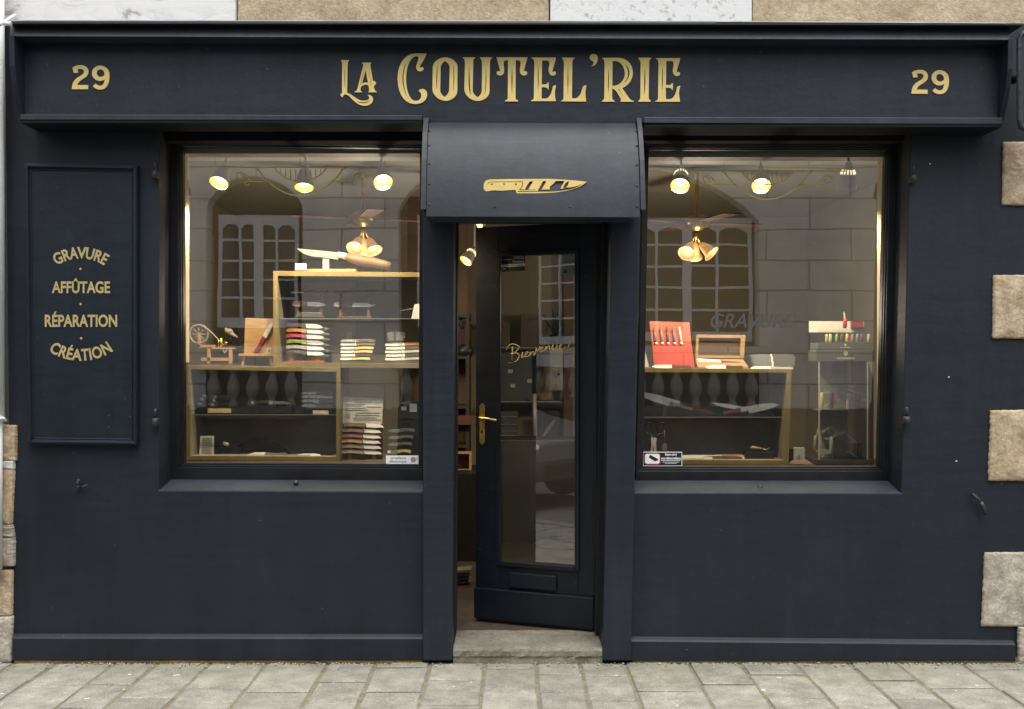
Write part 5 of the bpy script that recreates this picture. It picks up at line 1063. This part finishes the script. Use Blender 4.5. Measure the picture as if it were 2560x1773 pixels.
# stickers on the panes
t = thing('window_sticker', 'white surveillance sticker with grey dot in the lower right corner of the left pane', 'sticker', W(1005, 1160, GY - .004)); yk = GY - .004
m = MB(); m.px([(965, 1139), (1046, 1139), (1046, 1160.5), (965, 1160)], yk, yk + .002); m.build('backing', M['wprint'], t)
m = MB(); put_text(m, 'surveillance', 976, 1141.5, 1015, 1148.5, yk - .001); put_text(m, 'électronique', 974, 1150, 1016, 1158.5, yk - .001); m.build('lettering', M['black'], t)
m = MB(); m.pxpoly([[(1033 + 6.6 * math.cos(k * .45), 1149.5 + 6.6 * math.sin(k * .45)) for k in range(14)]], yk - .001); m.ribbon([(1038, 1148), (1040, 1151), (1044, 1143)], 1.3, yk - .0015); m.build('emblem', mat('dot_mauve', (.32, .25, .29), .6), t)
t = thing('window_sticker', 'black video surveillance sticker with red-framed camera in the lower left corner of the right pane', 'sticker', W(1656, 1165, yk))
m = MB(); m.pr(1607.5, 1130, 1705.5, 1165, yk - .001, yk + .002); m.build('border', M['wprint'], t); m = MB(); m.pr(1609, 1131.5, 1704, 1163.5, yk - .002, yk - .0012); m.build('backing', M['black'], t)
def rrect(x0, y0, x1, y1, r): return [(cx_ + r * math.cos(a), cy_ + r * math.sin(a)) for cx_, cy_, a0 in ((x1 - r, y1 - r, 0), (x0 + r, y1 - r, 90), (x0 + r, y0 + r, 180), (x1 - r, y0 + r, 270)) for a in (R(a0 + q) for q in (0, 30, 60, 90))]
m = MB(); m.pxpoly([rrect(1611, 1133, 1651, 1161.5, 6)], yk - .0025); m.build('red_frame', M['red'], t); m = MB(); m.pxpoly([rrect(1612.8, 1135, 1649, 1159.5, 5)], yk - .003); m.build('white_field', M['wprint'], t)
m = MB(); m.pxpoly([[(1625, 1137), (1646, 1148), (1643, 1153), (1640, 1152), (1638, 1154), (1622, 1144)]], yk - .0036); m.build('camera_symbol', M['black'], t)
m = MB(); put_text(m, 'Espace placé', 1663, 1133.5, 1692, 1140.5, yk - .0028, .03); put_text(m, 'sous vidéosurveillance', 1653, 1142.5, 1702, 1149, yk - .0028, .03); m.ribbon([(1653, 1151.5), (1701, 1151.5)], 1.2, yk - .0028, .0005); m.ribbon([(1656, 1155.5), (1698, 1155.5)], 1.0, yk - .0028, .0005); m.ribbon([(1662, 1158.5), (1692, 1158.5)], .9, yk - .0028, .0005); m.build('lettering', M['wprint'], t)

YOFF = .25
# ------------------------------------------------------------------ right window, on top of the case
redm = mat('red_card', (.55, .055, .025), .4, var=.06, vs_=4)
t = thing('red_box', 'open bright red presentation box with five slim knives, right window', 'box', W(1685, 920, .60))
m = MB(); m.hexa([W(1623, 803, .66), W(1723.5, 806, .66), W(1729, 866, .60), W(1630, 864, .60)], [W(1623, 803, .67), W(1723.5, 806, .67), W(1729, 866, .61), W(1630, 864, .61)]); m.build('lid', redm, t, bev=.002)
m = MB(); m.hexa([W(1630.5, 864, .58), W(1730, 866.5, .58), W(1737, 919, .54), W(1635, 918, .54)], [W(1630.5, 864, .66), W(1730, 866.5, .66), W(1737, 919, .66), W(1635, 918, .66)]); m.build('body', redm, t, bev=.002)
for k, (x0, x1, c) in enumerate(((1635, 1641, (.3, .2, .12)), (1651, 1656.5, (.32, .24, .15)), (1667, 1671, (.12, .12, .12)), (1682, 1687.5, (.2, .19, .18)), (1698, 1704, (.75, .7, .58)))):
    t = thing('slim_knife', ['darker brown', 'light brown', 'black', 'grey', 'ivory'][k] + ' slim knife standing in the red box', 'knife', W(x1, 864, .6), 'slim knives in the red box')
    m = MB(); m.tube([W(x0, 818, .625), W((x0 + x1) / 2, 840, .605), W(x1, 862, .59)], [.007, .009, .008], 8); m.build('handle', cm('slim_' + str(k), c), t)
    m = MB(); m.tube([W(x1 - .8, 856, .588), W(x1, 863, .586)], .0095, 8); m.build('ferrule', M['bladew'], t)
m = MB(); m.px([(1606, 877), (1613, 878), (1623, 918), (1600, 918)], .5, .504); tag(m.build('price_card', M['paper'], org=W(1612, 918, .5)), 'white tent card half hidden behind the left frame of the right window', 'card')
y = .50
knife((1729, 917), (1630, 915.5), y, .47, 7, 9, cm('dark_rosewood', (.06, .03, .025)), M['bladew'], 'small chef knife with riveted dark handle lying in front of the red box', 'bright kitchen knives along the case top', lay=2.2, name='kitchen_knife', tip_drop=.5)
knife((1860, 918), (1764, 917), y, .44, 7, 10, cm('dark_rosewood', (.06, .03, .025)), M['bladew'], 'small chef knife with riveted dark handle lying in front of the wooden box', 'bright kitchen knives along the case top', lay=2.2, name='kitchen_knife', tip_drop=.5)
knife((1984, 920.5), (1876, 919.5), y, .49, 6, 9.5, cm('light_grey', (.35, .36, .36)), M['bladew'], 'small chef knife with grey handle lying in front of the grey knife stack', 'bright kitchen knives along the case top', lay=2.2, name='kitchen_knife', tip_drop=.5)
t = thing('wooden_box', 'open wooden presentation box with tilted lid and a cleaver inside', 'box', W(1805, 922, .55))
bw_ = mat('box_wood', (.46, .32, .18), .5, var=.2, vs_=9, aniso=(1, 1, 7))
ring([(1741, 837), (1864, 838), (1860, 896), (1738, 895)], [(1747, 845), (1852, 846), (1850, 890), (1746, 889)], .70, .73).build('lid', bw_, t, bev=.002)
m = MB(); m.px([(1747, 845), (1852, 846), (1850, 890), (1746, 889)], .722, .728); m.build('lid_lining', mat('brown_felt', (.11, .08, .06), .8), t)
m = MB(); a_, b_, c_, d_ = W(1738, 897, .70), W(1858, 898, .70), W(1871, 916, .53), W(1744, 916, .53); z_ = .025
m.hexa([d_, c_, c_ - Vector((0, 0, z_)), d_ - Vector((0, 0, z_))], [a_, b_, b_ - Vector((0, 0, z_)), a_ - Vector((0, 0, z_))]); m.build('tray', bw_, t, bev=.003)
knife((1858, 910), (1748, 902), .58, .46, 8, 13, cm('burl', (.14, .05, .035)), M['bladew'], 'small cleaver with burl handle lying inside the open wooden box', None, lay=2.2, name='cleaver', shape='cleaver', arc=1)
for k in range(5):
    yy = 889 + 6.2 * k
    knife((1986 + k % 2 * 3, yy + 1), (1872 + k * 2, yy), .60 - .015 * k, .52, 7, 7, mat('smoke_handle', (.09, .09, .092), .4), M['dsteel'], ['topmost', 'second', 'middle', 'fourth', 'lowest'][k] + ' of the smoke-grey table knives stacked beside the wooden box', 'smoke-grey table knives in a stack', name='table_knife', bol=.03, arc=1.5, th=.02)

# in the right case
y = .56
knife((1782, 1034.5), (1588, 976), y, .44, 11, 20, M['dwood'], M['bladew'], 'large kitchen knife with broad bright blade pointing down to the right on the glass shelf', None, name='kitchen_knife', shape='chef', up=False, bol=.02)
m = MB(); m.pxpoly([[(1677, 1004), (1733, 1021), (1730, 1027), (1674, 1010)]], y - .012, y - .009); tag(m.build('handle_scale', M['cream'], org=W(1700, 1025, y)), 'ivory scale laid along the dark handle of the large kitchen knife', 'knife scale')
knife((1809, 1033), (1951, 1007), y - .02, .41, 10, 18, cm('pink_wood', (.42, .15, .14)), M['bladew'], 'santoku knife with pink handle pointing up to the right', None, name='kitchen_knife', shape='chef', bol=.1)
knife((1937, 1037), (1781, 1008), y + .03, .42, 8, 10, M['blackp'], M['steel'], 'slim dark-handled knife crossing behind the pink santoku', None, name='kitchen_knife', tip_drop=.2)
for x0, x1, y0 in ((1657, 1668, 1016), (1725, 1731, 1026), (1871, 1884, 1028)): m = MB(); m.pr(x0, y0, x1, 1041, y + .0, y + .02); tag(m.build('knife_rest', mat('acrylic', (.25, .25, .24), .3), org=W(x0, 1041, y)), {1657: 'clear rest under the blade of the large kitchen knife', 1725: 'small clear rest under the handle of the large kitchen knife', 1871: 'clear rest under the pink santoku'}[x0], 'knife rest', 'clear knife rests')
t = thing('scissors', 'white-bladed kitchen shears standing with black loop handles up', 'scissors', W(1634, 1141, .52))
m = MB(); m.pxpoly([[(1624, 1141), (1629, 1110), (1627, 1096), (1631, 1091), (1634, 1097), (1638, 1093), (1642, 1097), (1640, 1108), (1643, 1141), (1637, 1141), (1634, 1114), (1631, 1141)]], .52, .524); m.build('blade', M['bladew'], t)
m = MB()
for cx_ in (1621, 1654): m.tube([W(cx_ + 11 * math.cos(k * .4), 1071 + 14 * math.sin(k * .4), .535) for k in range(17)], .006, 6)
m.tube([W(1625, 1084, .535), W(1634, 1098, .53)], .006, 6); m.tube([W(1649, 1084, .535), W(1637, 1098, .53)], .006, 6); m.build('handle', M['blackp'], t)
t = thing('swing_tag', 'grey swing tag hanging on a thread beside the kitchen shears', 'tag', W(1661, 1126, .52)); m = MB(); m.pxpoly([[(1655.5, 1126), (1655.5, 1113), (1658.5, 1108.5), (1664, 1108.5), (1667, 1113), (1667, 1126)]], .518, .521); m.build('card', M['zinc'], t); m = MB(); m.tube([W(1661, 1110, .52), W(1661, 1075, .53)], .0012, 5); m.build('thread', M['zinc'], t)
knife((1867, 1143), (1681, 1142), .56, .42, 6.5, 7, M['wood'], M['bladew'], 'long folding knife with pale wood back lying in the right case', 'folding knives lying in the right case', lay=2.2, arc=3.5, bol=.1)
knife((1862, 1148), (1683, 1148), .51, .56, 7.5, 9, M['dwood'], M['bladew'], 'folding knife with three bright rivets lying in front of the pale wood one', 'folding knives lying in the right case', lay=2.2, arc=2.5, bol=.12, butt_cap=(.02, M['steel']))
m = MB(); m.pr(1864, 1130, 1936, 1151, .54, .64); tag(m.build('gift_box', M['blackp'], org=W(1900, 1151, .55), bev=.004), 'black box in the right corner of the right case', 'box')
t = thing('corkscrew', 'small corkscrew with yellow and black grip lying on the black box', 'corkscrew', W(1900, 1128, .58)); m = MB(); m.tube([W(1876, 1121, .58), W(1880, 1119, .58), W(1906, 1123, .58)], [.008, .012, .008], 10); m.build('handle', cm('box_yellow', (.55, .4, .14)), t); m = MB(); m.tube([W(1906, 1123, .58), W(1916, 1126, .58), W(1925, 1119, .58)], [.009, .008, .006], 8); m.build('lever', M['dsteel'], t)
# small card box and leaflets on the platform
y = .42
t = thing('card_box', 'small grey patterned card box standing beside the glass tower', 'box', W(1999, 1151, y)); m = MB(); m.pr(1986, 1120, 2012, 1153, y, y + .03); m.build('body', mat('pale_blue_card', (.5, .55, .56), .6, var=.15, vs_=40), t, bev=.001)
m = MB(); m.pxpoly([[(1997 + 5 * math.cos(k * .52), 1144 + 7 * math.sin(k * .52)) for k in range(12)]], y - .0015, y - .0005); m.build('emblem', M['ink'], t)
m = MB(); m.pr(1975, 1123, 1984, 1154, y + .02, y + .05); tag(m.build('card_box', M['blackp'], org=W(1980, 1154, y)), 'slim black box behind the grey patterned card box', 'box')
for k in range(2): 
    m = MB(); m.px([(1977 + k * 3, 1154 - k * 3), (2022 - k * 4, 1153 - k * 3), (2032 - k * 6, 1160 - k * 3), (1974 + k * 3, 1160 - k * 3)], y - .03 + k * .004, y - .028 + k * .004); tag(m.build('leaflet', cm('beige_paper', (.66, .52, .42)), org=W(2000, 1160 - k * 3, y)), ['lower', 'upper'][k] + ' beige leaflet under the small card boxes', 'leaflet', 'beige leaflets')
# glass display tower
t = thing('display_tower', 'tall glass display tower with grey header, VICTORINOX lettering and pocket knives inside', 'display case', W(2112, 1162, .45)); t['label'] = 'tall glass display tower with grey lettered header and pocket knives inside, right window'
gh = mat('header_grey', (.105, .105, .1), .5); yt, yb_ = .43, .62
m = MB(); m.pr(2040, 1149.5, 2184, 1161.5, yt, yb_ + .03); m.build('base', mat('tower_base', (.05, .05, .045), .45), t, bev=.003)
m = MB(); m.pr(2042, 875, 2187, 904, yt, yb_); m.build('header', gh, t, bev=.002)
m = MB()
for x in (2048, 2169): m.pr(x - 1.5, 904, x + 1.5, 1149, yt, yt + .006)
m.build('corner_post', mat('clear_edge', (.5, .52, .5), .3), t)
m = MB(); q = [W(2050, 904.5, yt + .002), W(2167.5, 904.5, yt + .002), W(2167.5, 1149, yt + .002), W(2050, 1149, yt + .002)]; m.face([q[3], q[2], q[1], q[0]]); m.build('pane', M['cglass'], t)
m = MB(); m.pr(2052, 1025, 2166, 1028, yt + .01, yb_); m.build('shelf', mat('clear_shelf', (.3, .32, .31), .3), t)
m = MB(); m.pr(2046, 904, 2184, 1149, yb_ + .001, yb_ + .008); m.build('back_panel', mat('tower_back', (.42, .42, .4), .5), t)
m = MB(); put_text(m, 'VICTORINOX', 2092, 893.5, 2137, 898.5, yt - .002, .02); m.build('lettering', M['wprint'], t)
m = MB(); m.pxpoly([[(2109.5, 880), (2114.5, 878.8), (2119.5, 880), (2119, 886), (2114.5, 890), (2110, 886)], [(2111, 881.2), (2114.5, 880.3), (2118, 881.2), (2117.6, 885.5), (2114.5, 888.2), (2111.4, 885.5)]], yt - .002); m.ribbon([(2112, 884), (2117, 884)], 1.6, yt - .002, .0005); m.ribbon([(2114.5, 881.8), (2114.5, 886.5)], 1.6, yt - .0022, .0005); m.build('emblem', M['wprint'], t)
t = thing('acrylic_tray', 'clear-covered grey tray of small coloured pocket knives on top of the glass tower', 'tray', W(2112, 874, .45))
m = MB(); m.pr(2045, 857, 2181, 874, yt + .004, yb_ - .01); m.build('body', gh, t, bev=.002); m = MB(); put_text(m, 'VICTORINOX', 2100, 867.5, 2126, 870, yt + .002, .02); m.pxpoly([[(2111, 860), (2116, 860), (2116, 863.5), (2113.5, 866), (2111, 863.5)]], yt + .002); m.build('lettering', M['wprint'], t)
m = MB(); q = [W(2045, 824, yt + .006), W(2180, 824, yt + .006), W(2180, 857, yt + .006), W(2045, 857, yt + .006)]; m.face([q[3], q[2], q[1], q[0]]); m.build('cover', M['cglass'], t)
for k, (x, nm, c) in enumerate(((2066, 'yellow', (.65, .6, .1)), (2075, 'white', (.75, .72, .74)), (2091, 'green', (.25, .5, .12)), (2104, 'plum', (.16, .09, .11)), (2117, 'lemon', (.68, .6, .12)), (2130, 'coral', (.55, .16, .1)), (2142.5, 'teal', (.12, .35, .34)), (2154, 'maroon', (.2, .07, .07)), (2171, 'pale grey', (.5, .5, .45)))):
    p0, p1 = W(x, 856, .50), W(x + 1, 835, .50); m = MB(); m.tube([p0, p0 * .9 + p1 * .1, p0 * .1 + p1 * .9, p1], [.007, .0095, .0095, .005], 10); tag(m.build('pocket_knife', cm('mini_' + nm.replace(' ', '_'), c), org=p0), f'tiny {nm} pocket knife standing in the clear-covered tray', 'knife', 'tiny coloured pocket knives in the tray')
m = MB(); m.pr(2023, 803, 2160, 831, .63, .64); tag(m.build('white_card', M['paper'], org=W(2090, 831, .63)), 'wide white card standing behind the clear-covered tray', 'card')
m = MB(); m.pr(2129, 803, 2159, 819, .60, .625); tag(m.build('knife_box', cm('dark_red_card', (.3, .05, .06)), org=W(2144, 819, .6), bev=.001), 'flat dark red box leaning on the wide white card', 'box')
def pk(x, y0, y1, y, c, lab, bl, wdt=.0125, nm='red'):
    t = thing('pocket_knife', lab, 'knife', W(x, y1, y), 'pocket knives standing in and on the glass tower'); p0, p1 = W(x, y1, y), W(x + 1, y0, y)
    m = MB(); m.tube([p0, p0 * .94 + p1 * .06, p0 * .06 + p1 * .94, p1], [wdt * .6, wdt, wdt, wdt * .6], 10); m.build('handle', cm('pk_' + nm, c), t)
    for (a, b_) in bl:
        m = MB(); pa, pb = W(a[0], a[1], y), W(b_[0], b_[1], y); d = (pb - pa); n_ = Vector((-d.z, 0, d.x)).normalized() * .0055
        q = [pa + n_, pa + d * .7 + n_, pb, pa + d * .7 - n_, pa - n_]; m.raw([v - Vector((0, .001, 0)) for v in q] + [v + Vector((0, .001, 0)) for v in q], [(0, 1, 2, 3, 4), (9, 8, 7, 6, 5)] + [(i, 5 + i, 5 + (i + 1) % 5, (i + 1) % 5) for i in range(5)]); m.build('blade', M['steel'], t)
pk(2112, 798, 821, .50, (.5, .04, .05), 'red pocket knife with upright blade standing on the clear-covered tray', [((2112, 798), (2109.5, 778)), ((2113, 809), (2119, 812))])
pk(2054, 982, 1024, .53, (.7, .62, .2), 'yellow pocket knife with open blade on the upper tower shelf', [((2054, 983), (2078, 981)), ((2055, 1020), (2073, 1008))], nm='yellow')
pk(2079, 982, 1021, .54, (.3, .03, .06), 'wine red pocket knife beside the yellow one on the tower shelf', [((2079, 983), (2056, 975)), ((2080, 1000), (2103, 1000))], nm='wine')
pk(2120, 982, 1023, .53, (.75, .74, .68), 'white pocket knife on the upper tower shelf', [((2122, 1021), (2141, 1021))], nm='white')
pk(2147, 984, 1023, .54, (.3, .03, .06), 'wine red pocket knife at the right of the upper tower shelf', [((2146, 984), (2114, 971)), ((2148, 1000), (2168, 1000))], nm='wine')
pk(2078.5, 1092, 1135, .52, (.72, .71, .66), 'large white multi-tool knife with many fanned blades at the tower bottom', [((2078, 1096), (2050, 1078)), ((2080, 1105), (2118, 1074)), ((2082, 1100), (2100, 1078)), ((2082, 1098), (2092, 1076)), ((2084, 1102), (2108, 1076)), ((2076, 1098), (2060, 1096)), ((2079, 1134), (2081, 1146)), ((2077, 1130), (2056, 1122)), ((2076, 1132), (2058, 1134)), ((2088, 1098), (2048, 1080)), ((2052, 1082), (2078, 1067)), ((2060, 1125), (2045, 1140)), ((2064, 1126), (2054, 1146)), ((2046, 1072), (2054, 1122))], .013, 'white')
pk(2037, 1090, 1130, .55, (.55, .5, .34), 'horn-coloured pocket knife at the left of the tower bottom', [((2038, 1130), (2060, 1120)), ((2040, 1092), (2046, 1070))], .01, 'horn')
pk(2132, 1106, 1130, .53, (.3, .02, .03), 'dark red pocket knife at the tower bottom', [((2130, 1128), (2112, 1131)), ((2140, 1104), (2116, 1087))], .016, 'dark_red')
pk(2148, 1108, 1145, .51, (.05, .07, .2), 'navy blue pocket knife at the right of the tower bottom', [((2146, 1108), (2126, 1103)), ((2144, 1144), (2120, 1128))], .015, 'navy')

YOFF = 0.0
# ------------------------------------------------------------------ deeper in the shop, seen through the doorway
def shelfunit(lab, x0, x1, y0, y1, zs_, z1, m_):
    t = thing('shelf_unit', lab, 'shelves', ((x0 + x1) / 2, y0, IZ0))
    for xa in (x0, x1 - .03): m = MB(); m.box(xa, xa + .03, y0, y1, IZ0, z1); m.build('side_panel', m_, t)
    for z in zs_: m = MB(); m.box(x0 + .03, x1 - .03, y0, y1, z - .025, z); m.build('shelf', m_, t)
    return t
dk = mat('dark_shelf', (.03, .024, .02), .5, var=.3, vs_=6)
shelfunit('dark wooden shelves seen through the gap beside the open door', -.95, -.36, 2.9, 3.3, [.55, 1.0, 1.33, 1.75, 2.1], 2.12, dk)
for o_ in list(bpy.data.objects):
    if o_.name.startswith('shelf_unit'): m = MB(); m.box(-.92, -.39, 3.285, 3.298, IZ0, IZ1 - .002); m.build('back_panel', mat('gap_dark_back', (.1, .06, .03), .6), o_)  # tall dark panel added to darken the lit wall seen in the gap
yS = 2.95
def sx(px): return W(px, 0, yS).x
m = MB(); m.tube([W(1146, 812, 2.92), W(1160, 800, 2.92), W(1178, 808, 2.92), W(1189, 822, 2.92)], .012, 8); m.tube([W(1148, 800, 2.92), W(1158, 822, 2.92)], .012, 8); tag(m.build('wire_holder', M['iron'], org=W(1168, 822, 2.92)), 'bent black wire holder on the top dark shelf', 'wire holder')
m = MB(); m.ball(W(1163, 878, 2.95), .07, 14, 1.1, 1, .9); tag(m.build('leather_bag', M['blackp'], org=W(1163, 892, 2.95)), 'rounded dark leather bag on the second dark shelf', 'bag')
t = thing('slatted_crate', 'small brown wooden box on the low dark shelf', 'box', W(1160, 1178, 2.8)); ring([(1132, 1132), (1178, 1132), (1178, 1178), (1132, 1178)], [(1134, 1135), (1173, 1135), (1173, 1175), (1134, 1175)], 2.75, 2.9).build('frame', M['wood'], t); m = MB(); m.pr(1134, 1135, 1173, 1175, 2.88, 2.895); m.build('back', M['dwood'], t)
m = MB(); m.pr(1140, 1040, 1190, 1062, 2.8, 3.0); tag(m.build('wooden_tray', mat('red_wood', (.08, .03, .018), .5, var=.2, vs_=7), org=W(1165, 1062, 2.8)), 'red-brown wooden tray on the middle dark shelf', 'tray')
m = MB()
for k in range(4): m.px([(1139 + 2 * k, 1428 + 9 * k), (1178 - 3 * k, 1424 + 9 * k), (1176, 1430 + 9 * k), (1139, 1434 + 9 * k)], 1.6 + .02 * k, 1.75)
tag(m.build('magazine_rack', mat('printed_paper', (.2, .17, .14), .6, var=.5, vs_=25), org=W(1158, 1462, 1.6)), 'low rack of printed magazines behind the left door pillar', 'magazines')
def door_spot(px, py, tilt, yaw, y, lab, e): spot_lamp(px, py, tilt, yaw, lab, True, y, .05, IZ1 - .02, e, 'track spots inside the doorway')
door_spot(1164, 653, 40, -50, 1.7, 'lit track spot turned left in the gap beside the open door', 6)
door_spot(1196, 557, 60, -60, 2.3, 'lit track spot at the top of the door opening', 6)
# back-wall shelf, boxes, plant, cards
yW = IY1 - .02
t = thing('wall_shelf', 'long dark shelf with white edge across the back wall', 'shelf', W(1330, 1004, 4.2)); m = MB(); m.box(W(1225, 0, 4.2).x, W(1402, 0, 4.2).x, 4.2, yW, W(0, 1010, 4.2).z, W(0, 1003, 4.2).z); m.build('board', dk, t); m = MB(); m.box(W(1225, 0, 4.19).x, W(1402, 0, 4.19).x, 4.19, 4.1995, W(0, 1006, 4.19).z, W(0, 1003, 4.19).z); m.build('edge', M['zinc'], t)
t = thing('wall_shelf', 'upper shelf with white edge behind the door lettering', 'shelf', W(1330, 868, 4.2)); m = MB(); m.box(W(1225, 0, 4.2).x, W(1400, 0, 4.2).x, 4.2, yW, W(0, 875, 4.2).z, W(0, 868, 4.2).z); m.build('board', dk, t); m = MB(); m.box(W(1225, 0, 4.19).x, W(1340, 0, 4.19).x, 4.19, 4.1995, W(0, 871, 4.19).z, W(0, 868, 4.19).z); m.build('edge', M['zinc'], t)
bcol = mat('carton', (.2, .14, .1), .7); 
for x0, y0, x1, lab in ((1226, 805, 1275, 'taupe carton at the left end of the upper back shelf'), (1302, 786, 1366, 'tall brown carton with dark label on the upper back shelf')):
    t = thing('carton', lab, 'box', W((x0 + x1) / 2, 868, 4.25)); m = MB(); m.pr(x0, y0, x1, 868, 4.25, 4.5); m.build('body', bcol, t, bev=.004); m = MB(); m.pr(x0 + (x1 - x0) * .33, y0 + 6, x0 + (x1 - x0) * .66, y0 + 14, 4.245, 4.2495); m.build('label', M['dwood'], t)
t = thing('potted_plant', 'spiky potted plant in a black pot on the upper back shelf', 'plant', W(1390, 868, 4.15)); pc = W(1390, 842, 4.25); m = MB(); m.lathe(W(1390, 868, 4.25), (0, 0, 1), [(.001, 0), (.055, 0), (.065, .12), (.055, .12), (.001, .1)], 14); m.build('pot', M['black'], t)
m = MB()
for k in range(9):
    a_ = k * .7; tip = pc + Vector((.13 * math.cos(a_) * (.5 + .5 * (k % 3) / 2), .05 * math.sin(a_), .13 + .05 * (k % 4))); m.tube([pc, pc * .5 + tip * .5 + Vector((0, 0, .02)), tip], [.013, .011, .001], 6)
m.build('leaf', mat('aloe', (.025, .045, .03), .5), t)
m = MB(); m.pr(1375, 873, 1407, 976, 4.15, 4.18); tag(m.build('notice_board', mat('pale_board', (.4, .42, .42), .6), org=W(1390, 976, 4.15)), 'pale notice board leaning under the potted plant', 'board'); 
for y0 in (913, 946): m = MB(); m.pr(1382, y0, 1396, y0 + 16, 4.144, 4.149); tag(m.build('pinned_card', M['cream'], org=W(1389, y0 + 16, 4.14)), ('upper' if y0 < 930 else 'lower') + ' cream card on the pale notice board', 'card', 'cream cards on the notice board')
m = MB(); m.ball(W(1397, 936, 4.14), .012, 8); tag(m.build('knob', M['black'], org=W(1397, 936, 4.14)), 'round black knob on the pale notice board', 'knob')
m = MB(); m.pr(1352, 982, 1380, 1000, 4.22, 4.3); tag(m.build('gift_box', mat('kraft', (.3, .22, .1), .7), org=W(1365, 1003, 4.22)), 'small kraft box on the long dark shelf', 'box')
t = thing('picture_frame', 'black picture of a pale plume leaning below the long dark shelf', 'picture', W(1370, 1118, 4.3)); m = MB(); m.pr(1345, 1028, 1398, 1118, 4.3, 4.33); m.build('panel', M['black'], t); m = MB(); m.pxpoly([[(1354, 1095), (1366, 1070), (1384, 1050), (1390, 1049), (1380, 1066), (1364, 1088)]], 4.295, 4.299); m.build('plume', M['ink'], t)
m = MB(); m.pr(1250, 1100, 1460, 1500, 3.4, 3.9); tag(m.build('counter', mat('counter_front', (.04, .038, .036), .5, var=.1, vs_=3), org=W(1355, 1500, 3.4), bev=.01), 'dark sales counter standing behind the glazed door', 'counter')
m = MB(); m.box(W(1408, 0, 4.4).x, W(1430, 0, 4.4).x, 4.3, IY1 - .001, IZ0, IZ1 - .001); tag(m.build('timber_post', M['dwood'], org=W(1419, 1500, 4.3)), 'brown timber post on the back wall behind the door', 'post')
lamp_light('room_light', W(1300, 700, 2.6), 0, .1) if False else None
m = MB(); m.pr(1128, 1182, 1215, 1560, 2.55, 3.2); tag(m.build('dark_gap_block', M['blackp'], org=W(1165, 1560, 2.55), bev=.006), 'black block added to darken the gap left of the open door', 'cabinet')  # added block that keeps the lower door gap dark
t = thing('tool_cabinet', 'grey steel cabinet with small white labels on the long dark shelf', 'cabinet', W(1285, 1003, 4.25)); m = MB(); m.pr(1250, 880, 1330, 1003, 4.25, 4.5); m.build('body', mat('steel_grey', (.13, .145, .15), .45, var=.1, vs_=5), t, bev=.006)
for x0, y0 in ((1270, 906), (1270, 924), (1318, 948), (1276, 960)): m = MB(); m.pr(x0, y0, x0 + 12, y0 + (2 if y0 == 906 else 9), 4.243, 4.249); m.build('label', M['paper'], t)
t = thing('drawer_unit', 'grey drawer unit with bright rails below the long dark shelf', 'drawers', W(1275, 1095, 4.25)); m = MB(); m.pr(1250, 1028, 1295, 1095, 4.25, 4.5); m.build('body', mat('drawer_grey', (.12, .12, .118), .5), t, bev=.004)
for y0 in (1041, 1060, 1077, 1088): m = MB(); m.pr(1253, y0, 1292, y0 + 2, 4.236, 4.249); m.build('rail', M['zinc'], t)
m = MB(); m.tube([W(1336, 985, 4.1), W(1338, 1100, 4.1)], .02, 8); tag(m.build('chrome_pole', M['steel'], org=W(1338, 1100, 4.1)), 'thin chrome pole in front of the grey drawer unit', 'pole')
# stickers on the door glass
def dface(m, x0, y0, x1, y1, o): m.hexa([dp(U(x0), zd(x0, y0[0]), o), dp(U(x1), zd(x1, y0[1]), o), dp(U(x1), zd(x1, y1[1]), o), dp(U(x0), zd(x0, y1[0]), o)], [dp(U(x0), zd(x0, y0[0]), o - .001), dp(U(x1), zd(x1, y0[1]), o - .001), dp(U(x1), zd(x1, y1[1]), o - .001), dp(U(x0), zd(x0, y1[0]), o - .001)])
fn = lambda o: (lambda px, py: dp(U(px), zd(px, py), o))
t = thing('door_sticker', 'black stockist sticker with white band at the top left of the door glass', 'sticker', dp(U(1280), zd(1280, 679), -.017))
m = MB(); dface(m, 1251, (636, 634), 1310, (679, 676), -.0165); m.build('backing', M['black'], t)
m = MB(); dface(m, 1251, (661, 658), 1310, (668, 665), -.0155); m.build('white_band', M['wprint'], t)
m = MB()
for tx, b4 in (('LAGUIOLE', (1280, 636.5, 1308, 641.5)), ('AUTHENTIQUE', (1282, 643, 1308, 648)), ('Coutellerie', (1280, 651, 1308, 656)), ('29', (1253, 670, 1262, 676))): put_text(m, tx, *b4, 0, .01, 0, fn(-.0155))
m.tube([dp(U(1256), zd(1256, 648.5), -.0155), dp(U(1279), zd(1279, 647.5), -.0155)], .0016, 5); m.build('lettering', M['wprint'], t)
m = MB(); put_text(m, 'DISTRIBUTEUR OFFICIEL', 1253, 661, 1308, 665.5, 0, .02, 0, fn(-.0148)); m.build('band_lettering', M['black'], t)
t = thing('door_poster', 'pale grey printed poster inside the top right corner of the door glass', 'poster', dp(U(1428), zd(1428, 688), -.03))
m = MB(); dface(m, 1402, (629, 627), 1450, (688, 687), -.03); m.build('sheet', mat('poster_paper', (.45, .5, .46), .6), t)
m = MB(); dface(m, 1406, (673, 673), 1414, (682, 682), -.028); m.build('emblem', M['black'], t)
m = MB()
for k in range(5): dface(m, 1416 - k * 1.5, (650 + 4 * k, 650 + 4 * k), 1444 - 4 * (k % 2), (651.2 + 4 * k, 651.2 + 4 * k), -.028)
m.build('print', M['ink'], t)
